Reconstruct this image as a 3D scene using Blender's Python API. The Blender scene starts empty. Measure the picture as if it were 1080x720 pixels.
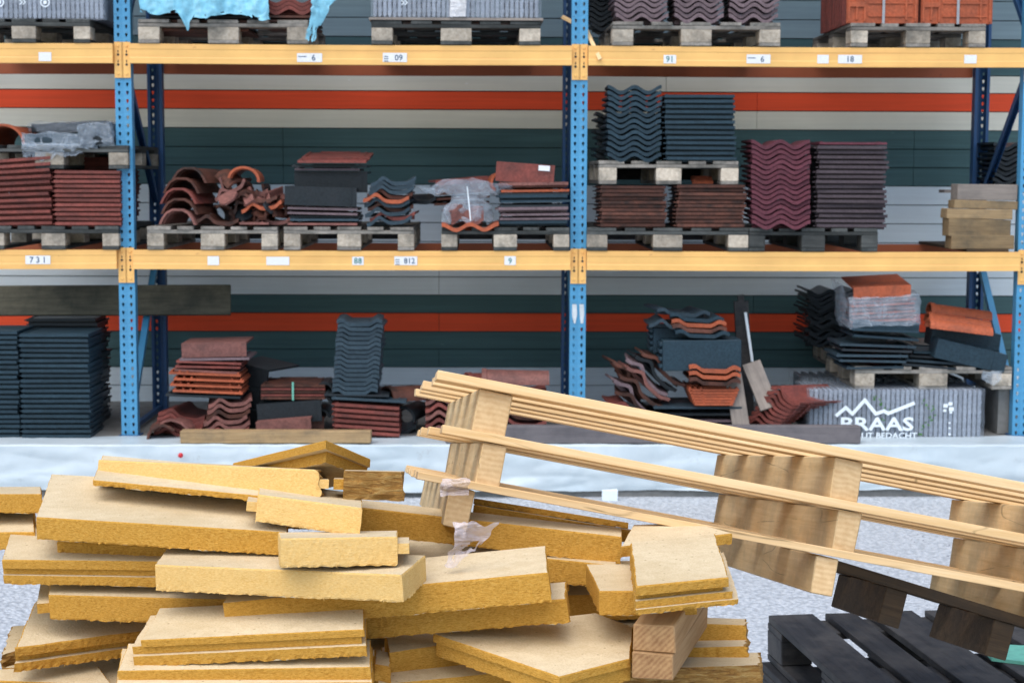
import bpy, bmesh, math, random
from mathutils import Vector, Matrix, noise
from math import radians as R, pi, sin, cos
random.seed(7)
sc = bpy.context.scene
col = sc.collection
V = Vector
# ------------------------------------------------------------------ camera (authoring: photo pixel + distance -> real point)
W0, H0, F0 = 1080.0, 720.0, 1800.0
CAMH = 1.96
CAM = V((0, -10.6, CAMH))
cd = bpy.data.cameras.new('camera'); cam = bpy.data.objects.new('camera', cd); col.objects.link(cam)
cd.lens = 60; cd.sensor_width = 36; cd.clip_end = 500; cd.clip_start = 0.05
rot = Matrix.Rotation(R(-1.2), 3, 'Z') @ Matrix.Rotation(R(90 - 5.65), 3, 'X') @ Matrix.Rotation(R(0.2), 3, 'Z')
cam.matrix_world = Matrix.Translation(CAM) @ rot.to_4x4()
cd.dof.use_dof = True; cd.dof.focus_distance = 3.15; cd.dof.aperture_fstop = 14
sc.camera = cam
def ray(px, py): return rot @ V(((px - W0/2)/F0, -(py - H0/2)/F0, -1.0))
def P(px, py, d): return CAM + ray(px, py) * d
def at(px, py, Y):
    r = ray(px, py); return CAM + r * ((Y - CAM.y) / r.y)
def atz(px, py, z):
    r = ray(px, py); return CAM + r * ((z - CAM.z) / r.z)
# ------------------------------------------------------------------ materials
def nd(nt, t, **k):
    n = nt.nodes.new(t)
    for a, b in k.items(): setattr(n, a, b)
    return n
def newmat(name):
    m = bpy.data.materials.new(name); m.use_nodes = True
    nt = m.node_tree; b = nt.nodes['Principled BSDF']
    return m, nt, b
def ramp(nt, fac, stops):
    r = nd(nt, 'ShaderNodeValToRGB'); e = r.color_ramp.elements
    while len(e) < len(stops): e.new(0.5)
    for i, (p, c) in enumerate(stops):
        e[i].position = p; e[i].color = (c[0], c[1], c[2], 1)
    nt.links.new(fac, r.inputs[0]); return r.outputs[0]
def coords(nt, scale=(1, 1, 1), space='Object', jitter=True):
    tc = nd(nt, 'ShaderNodeTexCoord'); mp = nd(nt, 'ShaderNodeMapping')
    mp.inputs['Scale'].default_value = scale
    nt.links.new(tc.outputs[space], mp.inputs[0])
    if jitter:
        oi = nd(nt, 'ShaderNodeObjectInfo'); mu = nd(nt, 'ShaderNodeMath', operation='MULTIPLY'); mu.inputs[1].default_value = 37.0
        nt.links.new(oi.outputs['Random'], mu.inputs[0]); nt.links.new(mu.outputs[0], mp.inputs['Location'])
    return mp.outputs[0]
def tex(nt, vec, scale, detail=4, rough=0.6, dist=0.0):
    n = nd(nt, 'ShaderNodeTexNoise'); n.inputs['Scale'].default_value = scale; n.inputs['Detail'].default_value = detail
    n.inputs['Roughness'].default_value = rough; n.inputs['Distortion'].default_value = dist
    nt.links.new(vec, n.inputs['Vector']); return n.outputs['Fac']
def mix(nt, fac, a, b, mode='MIX'):
    m = nd(nt, 'ShaderNodeMix', data_type='RGBA', blend_type=mode)
    for s, v in ((m.inputs[0], fac), (m.inputs[6], a), (m.inputs[7], b)):
        if isinstance(v, (int, float)): s.default_value = v
        elif isinstance(v, tuple): s.default_value = (v[0], v[1], v[2], 1)
        else: nt.links.new(v, s)
    return m.outputs[2]
def bump(nt, b, h, strength=0.3, dist=0.01, prev=None):
    n = nd(nt, 'ShaderNodeBump'); n.inputs['Strength'].default_value = strength; n.inputs['Distance'].default_value = dist
    nt.links.new(h, n.inputs['Height'])
    if prev: nt.links.new(prev, n.inputs['Normal'])
    nt.links.new(n.outputs[0], b.inputs['Normal']); return n.outputs[0]
def vary(nt, c, amt=0.3, sat=1.0):
    """object to object variation of value and hue"""
    oi = nd(nt, 'ShaderNodeObjectInfo'); h = nd(nt, 'ShaderNodeHueSaturation')
    mr = nd(nt, 'ShaderNodeMapRange'); mr.inputs[3].default_value = 1 - amt; mr.inputs[4].default_value = 1 + amt
    nt.links.new(oi.outputs['Random'], mr.inputs[0]); nt.links.new(mr.outputs[0], h.inputs['Value'])
    h.inputs['Saturation'].default_value = sat
    nt.links.new(c, h.inputs['Color']); return h.outputs[0]
def tile_mat(name, c, dirt=(0.03, 0.03, 0.03), rough=0.55, amt=0.22, dk=0.45):
    m, nt, b = newmat(name); v = coords(nt)
    n1 = tex(nt, v, 9, 6, 0.65); n2 = tex(nt, v, 70, 4)
    c0 = ramp(nt, n2, [(0.3, tuple(x*0.72 for x in c)), (0.7, tuple(min(1, x*1.22) for x in c))])
    f = ramp(nt, n1, [(0.42, (0, 0, 0)), (0.68, (dk, dk, dk))])
    c0 = mix(nt, ramp(nt, tex(nt, v, 24, 6, 0.75), [(0.66, (0, 0, 0)), (0.74, (0.55,)*3)]), c0, tuple(min(1, x*1.5 + 0.10) for x in c))
    nt.links.new(vary(nt, mix(nt, f, c0, dirt), amt), b.inputs['Base Color'])
    b.inputs['Roughness'].default_value = rough; b.inputs['Specular IOR Level'].default_value = 0.22
    bump(nt, b, n2, 0.25, 0.004); return m
def wood_mat(name, c1, c2, grain=1.0, rough=0.75, amt=0.12, knots=True, dirt=None, dirtamt=0.5, axis='X'):
    m, nt, b = newmat(name)
    s = {'X': (1.2, 22, 22), 'Y': (22, 1.2, 22), 'Z': (22, 22, 1.2)}[axis]
    v = coords(nt, s); v1 = coords(nt)
    g = tex(nt, v, 2.2*grain, 6, 0.62, 0.6)
    g2 = tex(nt, v, 9*grain, 3, 0.5)
    c = ramp(nt, g, [(0.3, c2), (0.5, tuple((a+b_)/2 for a, b_ in zip(c1, c2))), (0.72, c1)])
    c = mix(nt, 0.25, c, ramp(nt, g2, [(0.35, c2), (0.65, c1)]))
    if knots:
        sk = {'X': (1, 2.6, 2.6), 'Y': (2.6, 1, 2.6), 'Z': (2.6, 2.6, 1)}[axis]
        vo = nd(nt, 'ShaderNodeTexVoronoi'); vo.inputs['Scale'].default_value = 2.6
        nt.links.new(coords(nt, sk), vo.inputs['Vector'])
        k = ramp(nt, vo.outputs['Distance'], [(0.025, (0.8,)*3), (0.06, (0, 0, 0))])
        c = mix(nt, k, c, tuple(x*0.33 for x in c2))
    if name.startswith('fresh') and name != 'fresh_brown_timber':
        cr = tex(nt, coords(nt, {'X': (1, 7, 7), 'Y': (7, 1, 7), 'Z': (7, 7, 1)}[axis]), 1.6, 2, 0.4, 0.5)
        k = ramp(nt, cr, [(0.492, (0, 0, 0)), (0.5, (0.75,)*3), (0.508, (0, 0, 0))])
        mk_ = ramp(nt, tex(nt, v1, 5, 3), [(0.5, (0, 0, 0)), (0.58, (1, 1, 1))])
        k2 = mix(nt, 1.0, k, mk_, 'MULTIPLY')
        c = mix(nt, k2, c, tuple(x*0.25 for x in c2))
    if dirt:
        f = ramp(nt, tex(nt, v1, 6, 6, 0.7), [(0.42, (0, 0, 0)), (0.65, (dirtamt,)*3)])
        c = mix(nt, f, c, dirt)
    nt.links.new(vary(nt, c, amt), b.inputs['Base Color']); b.inputs['Roughness'].default_value = rough
    b.inputs['Specular IOR Level'].default_value = 0.25
    n = bump(nt, b, g2, 0.35, 0.002); bump(nt, b, tex(nt, v1, 260, 2), 0.15, 0.001, n)
    return m
def endgrain_mat(name, c1, c2):
    m, nt, b = newmat(name); v = coords(nt)
    w = nd(nt, 'ShaderNodeTexWave', wave_type='RINGS', rings_direction='X'); w.inputs['Scale'].default_value = 42
    w.inputs['Distortion'].default_value = 3.5; w.inputs['Detail'].default_value = 3; w.inputs['Detail Scale'].default_value = 1.2
    mp = nd(nt, 'ShaderNodeMapping'); mp.inputs['Location'].default_value = (0, 0.05, 0.07)
    nt.links.new(v, mp.inputs[0]); nt.links.new(mp.outputs[0], w.inputs['Vector'])
    n = tex(nt, v, 60, 4)
    c = ramp(nt, w.outputs['Fac'], [(0.15, c2), (0.8, c1)])
    c = mix(nt, 0.6, c, ramp(nt, n, [(0.35, c2), (0.65, c1)]))
    nt.links.new(vary(nt, c, .12), b.inputs['Base Color']); b.inputs['Roughness'].default_value = 0.85
    bump(nt, b, n, 0.3, 0.002); return m
def paint_mat(name, c, rough=0.45, worn=(0.05, 0.04, 0.035), wear=0.62, grime=None, streak=False):
    m, nt, b = newmat(name); v = coords(nt, jitter=False)
    n1 = tex(nt, v, 14, 8, 0.7); n2 = tex(nt, v, 2.0, 4)
    c0 = ramp(nt, n2, [(0.3, tuple(x*0.82 for x in c)), (0.7, tuple(min(1, x*1.1) for x in c))])
    if grime:
        vs = coords(nt, (3, 3, 60) if not streak else (0.5, 3, 22), jitter=False)
        f0 = ramp(nt, tex(nt, vs, 1.0, 5, 0.6), [(0.45, (0, 0, 0)), (0.8, (0.6, 0.6, 0.6))])
        c0 = mix(nt, f0, c0, grime)
    f = ramp(nt, n1, [(wear, (0, 0, 0)), (wear+0.06, (0.85, 0.85, 0.85))])
    nt.links.new(mix(nt, f, c0, worn), b.inputs['Base Color']); b.inputs['Roughness'].default_value = rough
    bump(nt, b, n1, 0.1, 0.002); return m
def plain(name, c, rough=0.6, n=0.15, sc_=30, metallic=0.0, bmp=0.1):
    m, nt, b = newmat(name); v = coords(nt)
    f = tex(nt, v, sc_, 5)
    nt.links.new(ramp(nt, f, [(0.3, tuple(x*(1-n) for x in c)), (0.7, tuple(min(1, x*(1+n)) for x in c))]), b.inputs['Base Color'])
    b.inputs['Roughness'].default_value = rough; b.inputs['Metallic'].default_value = metallic
    bump(nt, b, f, bmp, 0.003); return m
def film_mat(name, c, opacity=0.35, rough=0.25):
    m, nt, b = newmat(name); v = coords(nt)
    n = tex(nt, v, 16, 5, 0.6, 0.8); n2 = tex(nt, coords(nt, (1, 1, 4)), 12, 3, 0.6, 1.5)
    b.inputs['Base Color'].default_value = (*c, 1); b.inputs['Roughness'].default_value = rough
    b.inputs['Specular IOR Level'].default_value = 0.8
    nt.links.new(ramp(nt, n, [(0.35, (opacity*0.7,)*3), (0.7, (min(1, opacity*1.35),)*3)]), b.inputs['Alpha'])
    bump(nt, b, n2, 0.8, 0.02); return m

M = {}
# wood fibre board: pressed screen-marked skin, fibrous ochre core on the cut edges
def fibre():
    m, nt, b = newmat('fibreboard_skin'); v = coords(nt)
    n1 = tex(nt, v, 3.5, 5, 0.6); n2 = tex(nt, v, 340, 3, 0.7); n3 = tex(nt, v, 38, 5, 0.7)
    c = ramp(nt, n3, [(0.3, (0.60, 0.475, 0.29)), (0.7, (0.745, 0.62, 0.41))])
    c = mix(nt, 0.3, c, ramp(nt, n2, [(0.35, (0.44, 0.32, 0.16)), (0.6, (0.76, 0.64, 0.44))]))
    c = mix(nt, ramp(nt, n1, [(0.45, (0, 0, 0)), (0.75, (0.5,)*3)]), c, (0.46, 0.33, 0.16))
    ch = nd(nt, 'ShaderNodeTexVoronoi', feature='F1'); ch.inputs['Scale'].default_value = 210; nt.links.new(v, ch.inputs['Vector'])
    sp = nd(nt, 'ShaderNodeTexVoronoi'); sp.inputs['Scale'].default_value = 42; nt.links.new(v, sp.inputs['Vector'])
    c = mix(nt, ramp(nt, sp.outputs['Distance'], [(0.07, (0.6,)*3), (0.11, (0, 0, 0))]), c, (0.22, 0.14, 0.06))
    nt.links.new(vary(nt, c, 0.06), b.inputs['Base Color']); b.inputs['Roughness'].default_value = 0.95
    b.inputs['Specular IOR Level'].default_value = 0.1
    n = bump(nt, b, ch.outputs['Distance'], 0.35, 0.002); bump(nt, b, n2, 0.5, 0.0015, n)
    m2, nt, b = newmat('fibreboard_core'); v = coords(nt, (1, 1, 2.2)); vf = coords(nt, (1, 1, 3.4))
    n1 = tex(nt, vf, 150, 6, 0.75, 0.4); n2 = tex(nt, v, 16, 6, 0.7); n3 = tex(nt, v, 420, 2, 0.6)
    c = ramp(nt, n1, [(0.28, (0.32, 0.125, 0.015)), (0.5, (0.62, 0.33, 0.060)), (0.74, (0.77, 0.47, 0.13))])
    c = mix(nt, ramp(nt, n2, [(0.4, (0, 0, 0)), (0.7, (0.4,)*3)]), c, (0.62, 0.32, 0.055))
    c = mix(nt, ramp(nt, n3, [(0.62, (0, 0, 0)), (0.72, (0.5,)*3)]), c, (0.30, 0.14, 0.03))
    nt.links.new(vary(nt, c, 0.10), b.inputs['Base Color']); b.inputs['Roughness'].default_value = 1.0
    b.inputs['Specular IOR Level'].default_value = 0.05
    n = bump(nt, b, n1, 0.75, 0.004); bump(nt, b, n3, 0.5, 0.002, n)
    m4, nt, b = newmat('fibreboard_core_lit'); v = coords(nt, (1, 1, 2.2)); vf = coords(nt, (1, 1, 3.4))  # same core, with the brighter light on some fronts put into the colour
    n1 = tex(nt, vf, 150, 6, 0.75, 0.4); n2 = tex(nt, v, 14, 6, 0.7); n3 = tex(nt, v, 420, 2, 0.6)
    c = ramp(nt, n1, [(0.28, (0.60, 0.34, 0.09)), (0.5, (0.78, 0.50, 0.175)), (0.74, (0.86, 0.64, 0.30))])
    c = mix(nt, ramp(nt, n2, [(0.4, (0, 0, 0)), (0.7, (0.4,)*3)]), c, (0.82, 0.57, 0.24))
    nt.links.new(vary(nt, c, 0.05), b.inputs['Base Color']); b.inputs['Roughness'].default_value = 1.0
    b.inputs['Specular IOR Level'].default_value = 0.05
    n = bump(nt, b, n1, 0.6, 0.003); bump(nt, b, n3, 0.4, 0.002, n)
    M['core_lit'] = m4
    m3, nt, b = newmat('fibreboard_torn'); vf = coords(nt, (1, 1, 6))
    n1 = tex(nt, vf, 26, 7, 0.75, 1.2)
    c = ramp(nt, n1, [(0.32, (0.24, 0.10, 0.02)), (0.5, (0.55, 0.28, 0.06)), (0.66, (0.72, 0.48, 0.17))])
    nt.links.new(c, b.inputs['Base Color']); b.inputs['Roughness'].default_value = 1.0
    bump(nt, b, n1, 1.0, 0.02)
    return m, m2, m3
M['skin'], M['core'], M['torn'] = fibre()
M['new_x'] = wood_mat('fresh_pine', (0.86, 0.64, 0.37), (0.68, 0.43, 0.185), amt=0.07)
M['new_y'] = wood_mat('fresh_pine_stringer', (0.78, 0.58, 0.32), (0.58, 0.385, 0.175), grain=0.8, axis='Y', amt=0.08, dirt=(0.30, 0.25, 0.16), dirtamt=0.5)
M['new_end'] = endgrain_mat('fresh_pine_end_grain', (0.70, 0.50, 0.27), (0.56, 0.36, 0.17))
M['pal'] = wood_mat('weathered_pallet_wood', (0.36, 0.34, 0.30), (0.17, 0.15, 0.13), amt=0.25, knots=False, dirt=(0.05, 0.055, 0.05), dirtamt=0.75)
M['palblk'] = wood_mat('pallet_block_wood', (0.62, 0.56, 0.46), (0.34, 0.28, 0.21), amt=0.3, knots=False, dirt=(0.08, 0.08, 0.07), dirtamt=0.7, axis='Y')
M['paldk'] = wood_mat('stained_pallet_wood', (0.10, 0.105, 0.10), (0.03, 0.035, 0.034), amt=0.35, knots=False, dirt=(0.02, 0.025, 0.025), dirtamt=0.7)
M['black_w'] = wood_mat('black_stained_wood', (0.036, 0.038, 0.042), (0.010, 0.011, 0.013), amt=0.3, rough=0.6, dirt=(0.095, 0.088, 0.08), dirtamt=0.5)
M['old_w'] = wood_mat('old_dark_brown_wood', (0.11, 0.072, 0.040), (0.035, 0.024, 0.015), amt=0.25, dirt=(0.03, 0.028, 0.025), dirtamt=0.5)
M['grey_w'] = wood_mat('grey_weathered_timber', (0.33, 0.29, 0.25), (0.20, 0.17, 0.15), amt=0.1, dirt=(0.09, 0.09, 0.09), dirtamt=0.4)
M['greyd_w'] = wood_mat('dark_grey_timber', (0.19, 0.175, 0.18), (0.12, 0.11, 0.115), amt=0.05, dirt=(0.06, 0.06, 0.07), dirtamt=0.4)
M['off_w'] = wood_mat('stained_offcut_timber', (0.33, 0.235, 0.125), (0.17, 0.115, 0.06), amt=0.3, dirt=(0.07, 0.065, 0.05), dirtamt=0.6)
M['tan_w'] = wood_mat('tan_timber', (0.46, 0.32, 0.165), (0.27, 0.175, 0.085), amt=0.22, dirt=(0.10, 0.09, 0.07), dirtamt=0.5)
M['brown_w'] = wood_mat('fresh_brown_timber', (0.50, 0.31, 0.15), (0.30, 0.16, 0.065), amt=0.1)
M['olive_w'] = wood_mat('olive_stained_board', (0.15, 0.14, 0.10), (0.07, 0.068, 0.05), amt=0.1, knots=False, dirt=(0.03, 0.035, 0.03), dirtamt=0.6)
M['brown_e'] = endgrain_mat('brown_timber_end_grain', (0.48, 0.28, 0.12), (0.27, 0.13, 0.05))
M['beam'] = paint_mat('yellow_beam_paint', (0.84, 0.50, 0.155), 0.5, (0.30, 0.10, 0.045), 0.655, (0.72, 0.30, 0.09), True)
M['rbeam'] = paint_mat('rear_beam_orange', (0.42, 0.10, 0.03), 0.55, (0.06, 0.03, 0.02), 0.66)  # rear beams are darker and redder than the front ones
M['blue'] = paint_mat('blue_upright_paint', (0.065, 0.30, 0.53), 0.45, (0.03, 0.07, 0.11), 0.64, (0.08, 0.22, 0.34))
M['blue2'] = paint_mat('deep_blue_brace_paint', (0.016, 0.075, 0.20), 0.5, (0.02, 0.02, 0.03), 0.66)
M['scuff'] = plain('white_scuffed_paint', (0.55, 0.60, 0.62), 0.6)
M['steel'] = plain('dull_bolt_steel', (0.55, 0.32, 0.10), 0.4, metallic=0.5)
M['red'] = tile_mat('red_clay_tile', (0.215, 0.060, 0.048))
M['redb'] = tile_mat('bright_clay_tile', (0.40, 0.100, 0.045), (0.12, 0.05, 0.035), amt=0.15)
M['pink'] = tile_mat('faded_pink_tile', (0.23, 0.098, 0.082), amt=0.12)
M['brown'] = tile_mat('brown_clay_tile', (0.115, 0.046, 0.032), (0.016, 0.016, 0.015), amt=0.35, dk=0.85)
M['maroon'] = tile_mat('maroon_engobed_tile', (0.125, 0.036, 0.050), (0.04, 0.02, 0.03), amt=0.12, dk=0.3)
M['mauve'] = tile_mat('mauve_grey_tile', (0.16, 0.115, 0.125), (0.06, 0.05, 0.06), amt=0.15, dk=0.3)
M['slate'] = tile_mat('slate_blue_tile', (0.033, 0.056, 0.073), (0.02, 0.035, 0.05), amt=0.15, dk=0.35, rough=0.45)
M['blutile'] = tile_mat('dark_blue_tile', (0.022, 0.046, 0.064), (0.010, 0.02, 0.028), amt=0.15, dk=0.3, rough=0.45)
M['dark'] = tile_mat('anthracite_tile', (0.018, 0.025, 0.030), (0.04, 0.04, 0.045), amt=0.3, dk=0.25, rough=0.4)
M['purp'] = tile_mat('dark_mauve_tile', (0.075, 0.058, 0.066), (0.04, 0.03, 0.04), amt=0.12, dk=0.4)
M['wrapt'] = tile_mat('grey_wrapped_tile', (0.26, 0.30, 0.36), (0.13, 0.15, 0.18), amt=0.2, dk=0.3)
M['film'] = film_mat('clear_shrink_film', (0.62, 0.70, 0.80), 0.16)
M['film2'] = film_mat('crumpled_clear_film', (0.50, 0.60, 0.70), 0.34, 0.12)
M['pink_film'] = film_mat('dirty_clear_film', (0.70, 0.62, 0.64), 0.6, 0.3)
M['white_film'] = film_mat('milky_film', (0.75, 0.76, 0.78), 0.85, 0.3)
M['print'] = plain('white_print', (0.78, 0.86, 0.90), 0.6, 0.05)
M['paper'] = plain('sticker_paper', (0.74, 0.76, 0.78), 0.6, 0.10, 120)
M['ink'] = plain('sticker_ink', (0.02, 0.07, 0.12), 0.6)
M['inkg'] = plain('green_sticker_ink', (0.01, 0.17, 0.15), 0.6)
M['tarp'] = plain('light_blue_tarp', (0.20, 0.50, 0.64), 0.4, 0.25, 20, bmp=0.6)
M['strap'] = plain('grey_strap', (0.30, 0.32, 0.34), 0.4)
M['mint'] = plain('mint_plastic', (0.13, 0.42, 0.33), 0.5)
M['concrete'] = plain('grey_concrete', (0.22, 0.22, 0.21), 0.9, 0.25, 12, bmp=0.4)
M['leaf'] = plain('weed_leaf', (0.05, 0.16, 0.03), 0.6)
M['redplug'] = plain('red_plastic', (0.55, 0.02, 0.03), 0.4)
def sheetmat():
    m, nt, b = newmat('white_plastic_sheet'); v = coords(nt, (1, 1, 1), jitter=False)
    n = tex(nt, v, 2.0, 6, 0.6, 0.7)
    c = ramp(nt, n, [(0.3, (0.43, 0.52, 0.57)), (0.65, (0.54, 0.615, 0.65))])
    c = mix(nt, ramp(nt, tex(nt, v, 5, 6, 0.75), [(0.62, (0, 0, 0)), (0.8, (0.75,)*3)]), c, (0.27, 0.27, 0.25))
    nt.links.new(c, b.inputs['Base Color']); b.inputs['Roughness'].default_value = 0.38
    bump(nt, b, tex(nt, coords(nt, (1, 1, 0.5), jitter=False), 5, 4, 0.5, 0.6), 0.12, 0.02); return m
M['sheet'] = sheetmat()
def gravel():
    m, nt, b = newmat('pale_gravel'); v = coords(nt, jitter=False)
    vo = nd(nt, 'ShaderNodeTexVoronoi'); vo.inputs['Scale'].default_value = 42; nt.links.new(v, vo.inputs['Vector'])
    n1 = tex(nt, v, 2.5, 6, 0.6); n2 = tex(nt, v, 90, 5, 0.7)
    c = ramp(nt, vo.outputs['Color'], [(0.1, (0.40, 0.44, 0.48)), (0.5, (0.51, 0.55, 0.59)), (0.9, (0.60, 0.63, 0.66))])
    c = mix(nt, ramp(nt, vo.outputs['Distance'], [(0.35, (0, 0, 0)), (0.75, (0.8,)*3)]), c, (0.16, 0.18, 0.20))
    c = mix(nt, 0.45, c, ramp(nt, n2, [(0.35, (0.38, 0.42, 0.46)), (0.65, (0.60, 0.64, 0.68))]))
    c = mix(nt, ramp(nt, n1, [(0.4, (0, 0, 0)), (0.7, (0.3,)*3)]), c, (0.42, 0.45, 0.48))
    nt.links.new(c, b.inputs['Base Color']); b.inputs['Roughness'].default_value = 0.95
    n = bump(nt, b, vo.outputs['Distance'], 0.9, 0.012); nt.nodes[n.node.name].invert = True
    return m
M['gravel'] = gravel()
def plank_mat(name, c, k):
    m, nt, b = newmat(name); v = coords(nt, (0.35, 4, 14), jitter=False); v1 = coords(nt, jitter=False)
    g = tex(nt, v, 3, 6, 0.65, 0.5); n = tex(nt, v1, 1.3, 4)
    cc = ramp(nt, g, [(0.3, tuple(x*(1-k) for x in c)), (0.7, tuple(min(1, x*(1+k)) for x in c))])
    vo = nd(nt, 'ShaderNodeTexVoronoi'); vo.inputs['Scale'].default_value = 3; nt.links.new(coords(nt, (1, 3, 2.2), jitter=False), vo.inputs['Vector'])
    cc = mix(nt, ramp(nt, vo.outputs['Distance'], [(0.02, (0.6,)*3), (0.05, (0, 0, 0))]), cc, tuple(min(1, x*1.5+0.04) for x in c))
    cc = mix(nt, ramp(nt, n, [(0.4, (0, 0, 0)), (0.75, (0.45,)*3)]), cc, tuple(x*0.75 for x in c))
    nt.links.new(cc, b.inputs['Base Color']); b.inputs['Roughness'].default_value = 0.7
    bump(nt, b, g, 0.3, 0.003); return m
M['w_grey'] = plank_mat('grey_blue_planks', (0.26, 0.35, 0.38), 0.12)
M['w_green'] = plank_mat('dark_green_planks', (0.055, 0.125, 0.130), 0.2)
M['w_red'] = plank_mat('red_plank', (0.92, 0.085, 0.018), 0.12)
M['w_white'] = plank_mat('pale_planks', (0.72, 0.81, 0.85), 0.06)
M['w_warm'] = plank_mat('warm_lit_pale_planks', (0.80, 0.78, 0.66), 0.06)  # pale planks again, with warm reflected light mixed into the colour
M['groove'] = plain('groove_dark', (0.02, 0.03, 0.032), 0.9)
# ------------------------------------------------------------------ object helpers
def tag(o, label=None, cat=None, group=None, kind=None):
    if label: o['label'] = label
    if cat: o['category'] = cat
    if group: o['group'] = group
    if kind: o['kind'] = kind
    return o
def empty(name, loc=(0, 0, 0), rotm=None, label=None, cat=None, group=None):
    o = bpy.data.objects.new(name, None); col.objects.link(o)
    mw = Matrix.Translation(loc)
    if rotm: mw = mw @ rotm.to_4x4()
    o.matrix_basis = mw; o.empty_display_size = 0.1
    return tag(o, label, cat, group)
def mk(name, bm, mats, parent=None, loc=(0, 0, 0), rotm=None, smooth=False, bevel=0.0):
    if bevel:
        bmesh.ops.bevel(bm, geom=[e for e in bm.edges if e.calc_length() > bevel*3], offset=bevel, segments=1, affect='EDGES', profile=0.5)
    me = bpy.data.meshes.new(name); bm.to_mesh(me); bm.free()
    for m in (mats if isinstance(mats, (list, tuple)) else [mats]): me.materials.append(M[m] if isinstance(m, str) else m)
    if smooth:
        for p in me.polygons: p.use_smooth = True
    return mesh_ob(name, me, parent, loc, rotm)
def mesh_ob(name, me, parent=None, loc=(0, 0, 0), rotm=None):
    o = bpy.data.objects.new(name, me); col.objects.link(o)
    mw = Matrix.Translation(loc)
    if rotm: mw = mw @ rotm.to_4x4()
    o.matrix_basis = mw
    if parent: o.parent = parent
    return o
def BM(): return bmesh.new()
def box(bm, x0, x1, y0, y1, z0, z1, mat=0, mtx=None, jit=0):
    vs = []
    for z in (z0, z1):
        for x, y in ((x0, y0), (x1, y0), (x1, y1), (x0, y1)):
            p = V((x, y, z))
            if jit: p += V([random.uniform(-jit, jit) for _ in range(3)])
            vs.append(bm.verts.new(mtx @ p if mtx else p))
    fs = [(3, 2, 1, 0), (4, 5, 6, 7), (0, 1, 5, 4), (1, 2, 6, 5), (2, 3, 7, 6), (3, 0, 4, 7)]
    out = []
    for f in fs:
        fc = bm.faces.new([vs[i] for i in f]); fc.material_index = mat; out.append(fc)
    return out
def extrude_profile(bm, pts, y0, y1, mat=0, endmat=None, closed=True):
    a = [bm.verts.new((x, y0, z)) for x, z in pts]; b = [bm.verts.new((x, y1, z)) for x, z in pts]
    n = len(pts)
    for i in range(n if closed else n-1):
        j = (i+1) % n
        f = bm.faces.new((a[i], b[i], b[j], a[j])); f.material_index = mat
    if closed:
        f = bm.faces.new(a); f.material_index = mat if endmat is None else endmat
        f = bm.faces.new(b[::-1]); f.material_index = mat if endmat is None else endmat
def frame(u, v):
    """rotation whose X is u, Y close to v"""
    u = u.normalized(); w = u.cross(v).normalized(); v = w.cross(u)
    return Matrix((u, v, w)).transposed()
def Rx(a): return Matrix.Rotation(R(a), 3, 'X')
def Ry(a): return Matrix.Rotation(R(a), 3, 'Y')
def Rz(a): return Matrix.Rotation(R(a), 3, 'Z')
ORD = 'bottom second third fourth fifth sixth seventh eighth ninth tenth eleventh twelfth thirteenth fourteenth fifteenth sixteenth seventeenth eighteenth nineteenth twentieth 21st 22nd 23rd 24th 25th 26th 27th 28th 29th 30th'.split()
# ================================================================== SETTING
bm = BM(); box(bm, -60, 60, -30, 90, -0.5, 0); g = mk('gravel_ground', bm, 'gravel'); tag(g, 'pale blue grey gravel ground of the yard', kind='structure')
# rack levels
YR = 0.0                      # front face of the uprights
DEP = 1.1
ZL = at(540, 470, -0.37).z  # top of the concrete plinth
zmid = at(540, 264.5, -0.05).z; ztop = at(540, 48, -0.05).z; PZ = ZL
PX = [at(132.9, 250, 0).x, at(610, 250, 0).x, at(1082.5, 250, 0).x]
PX.insert(0, PX[0] - 2.8)
YW = DEP + 0.55               # wall plane
bm = BM(); box(bm, -9, 9, -0.36, YW - 0.01, 0, PZ); o = mk('concrete_plinth', bm, 'concrete'); tag(o, 'low concrete plinth under the rack', kind='structure')
# plank wall
rows = [(-60, -40, 'w_grey'), (-40, -21, 'w_grey'), (-21, -1, 'w_grey'), (-1, 19.5, 'w_grey'), (19.5, 39.5, 'w_grey'), (39.5, 59, 'w_green'), (59, 78, 'w_green'), (78, 96.5, 'w_warm'), (96.5, 116, 'w_red'), (116, 136, 'w_warm'),
        (136, 156, 'w_green'), (156, 175.5, 'w_green'), (175.5, 195, 'w_green'), (195, 215, 'w_white'), (215, 235, 'w_white'), (235, 255, 'w_white'), (255, 274, 'w_white'), (274, 292, 'w_white'),
        (292, 311, 'w_white'), (311, 330, 'w_green'), (330, 349.5, 'w_red'), (349.5, 368, 'w_green'), (368, 387, 'w_green'), (387, 406, 'w_white'), (406, 425, 'w_white'), (425, 444, 'w_white'), (444, 466, 'w_white')]
bm = BM(); wm = ['w_grey', 'w_green', 'w_red', 'w_white', 'groove', 'w_warm']
box(bm, -9, 9, YW + 0.021, YW + 0.2, PZ - 0.3, 5.2, 4)
rs = random.Random(3)
for a, b_, c in rows:
    z1 = at(540, a, YW).z; z0 = at(540, b_, YW).z
    xs = [-9]
    xs += sorted([at(x, 300, YW).x for x in {0: (-700, 463, 1400), 1: (-500, 795, 1500), 2: (133, 700, 1300), 3: (300, 960, -600)}[rs.randrange(4)]]) + [9]
    xs.sort()
    for i in range(len(xs)-1):
        vs0 = len(bm.verts); fs = box(bm, xs[i]+0.0015, xs[i+1]-0.0015, YW, YW+0.02, z0+0.003, z1-0.003, wm.index(c), jit=0.0)
        for v_ in {v_ for f_ in fs for v_ in f_.verts}:
            if v_.co.z < (z0+z1)/2 and v_.co.y < YW+0.01: v_.co.y -= 0.009
zt = at(540, -60, YW).z
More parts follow.
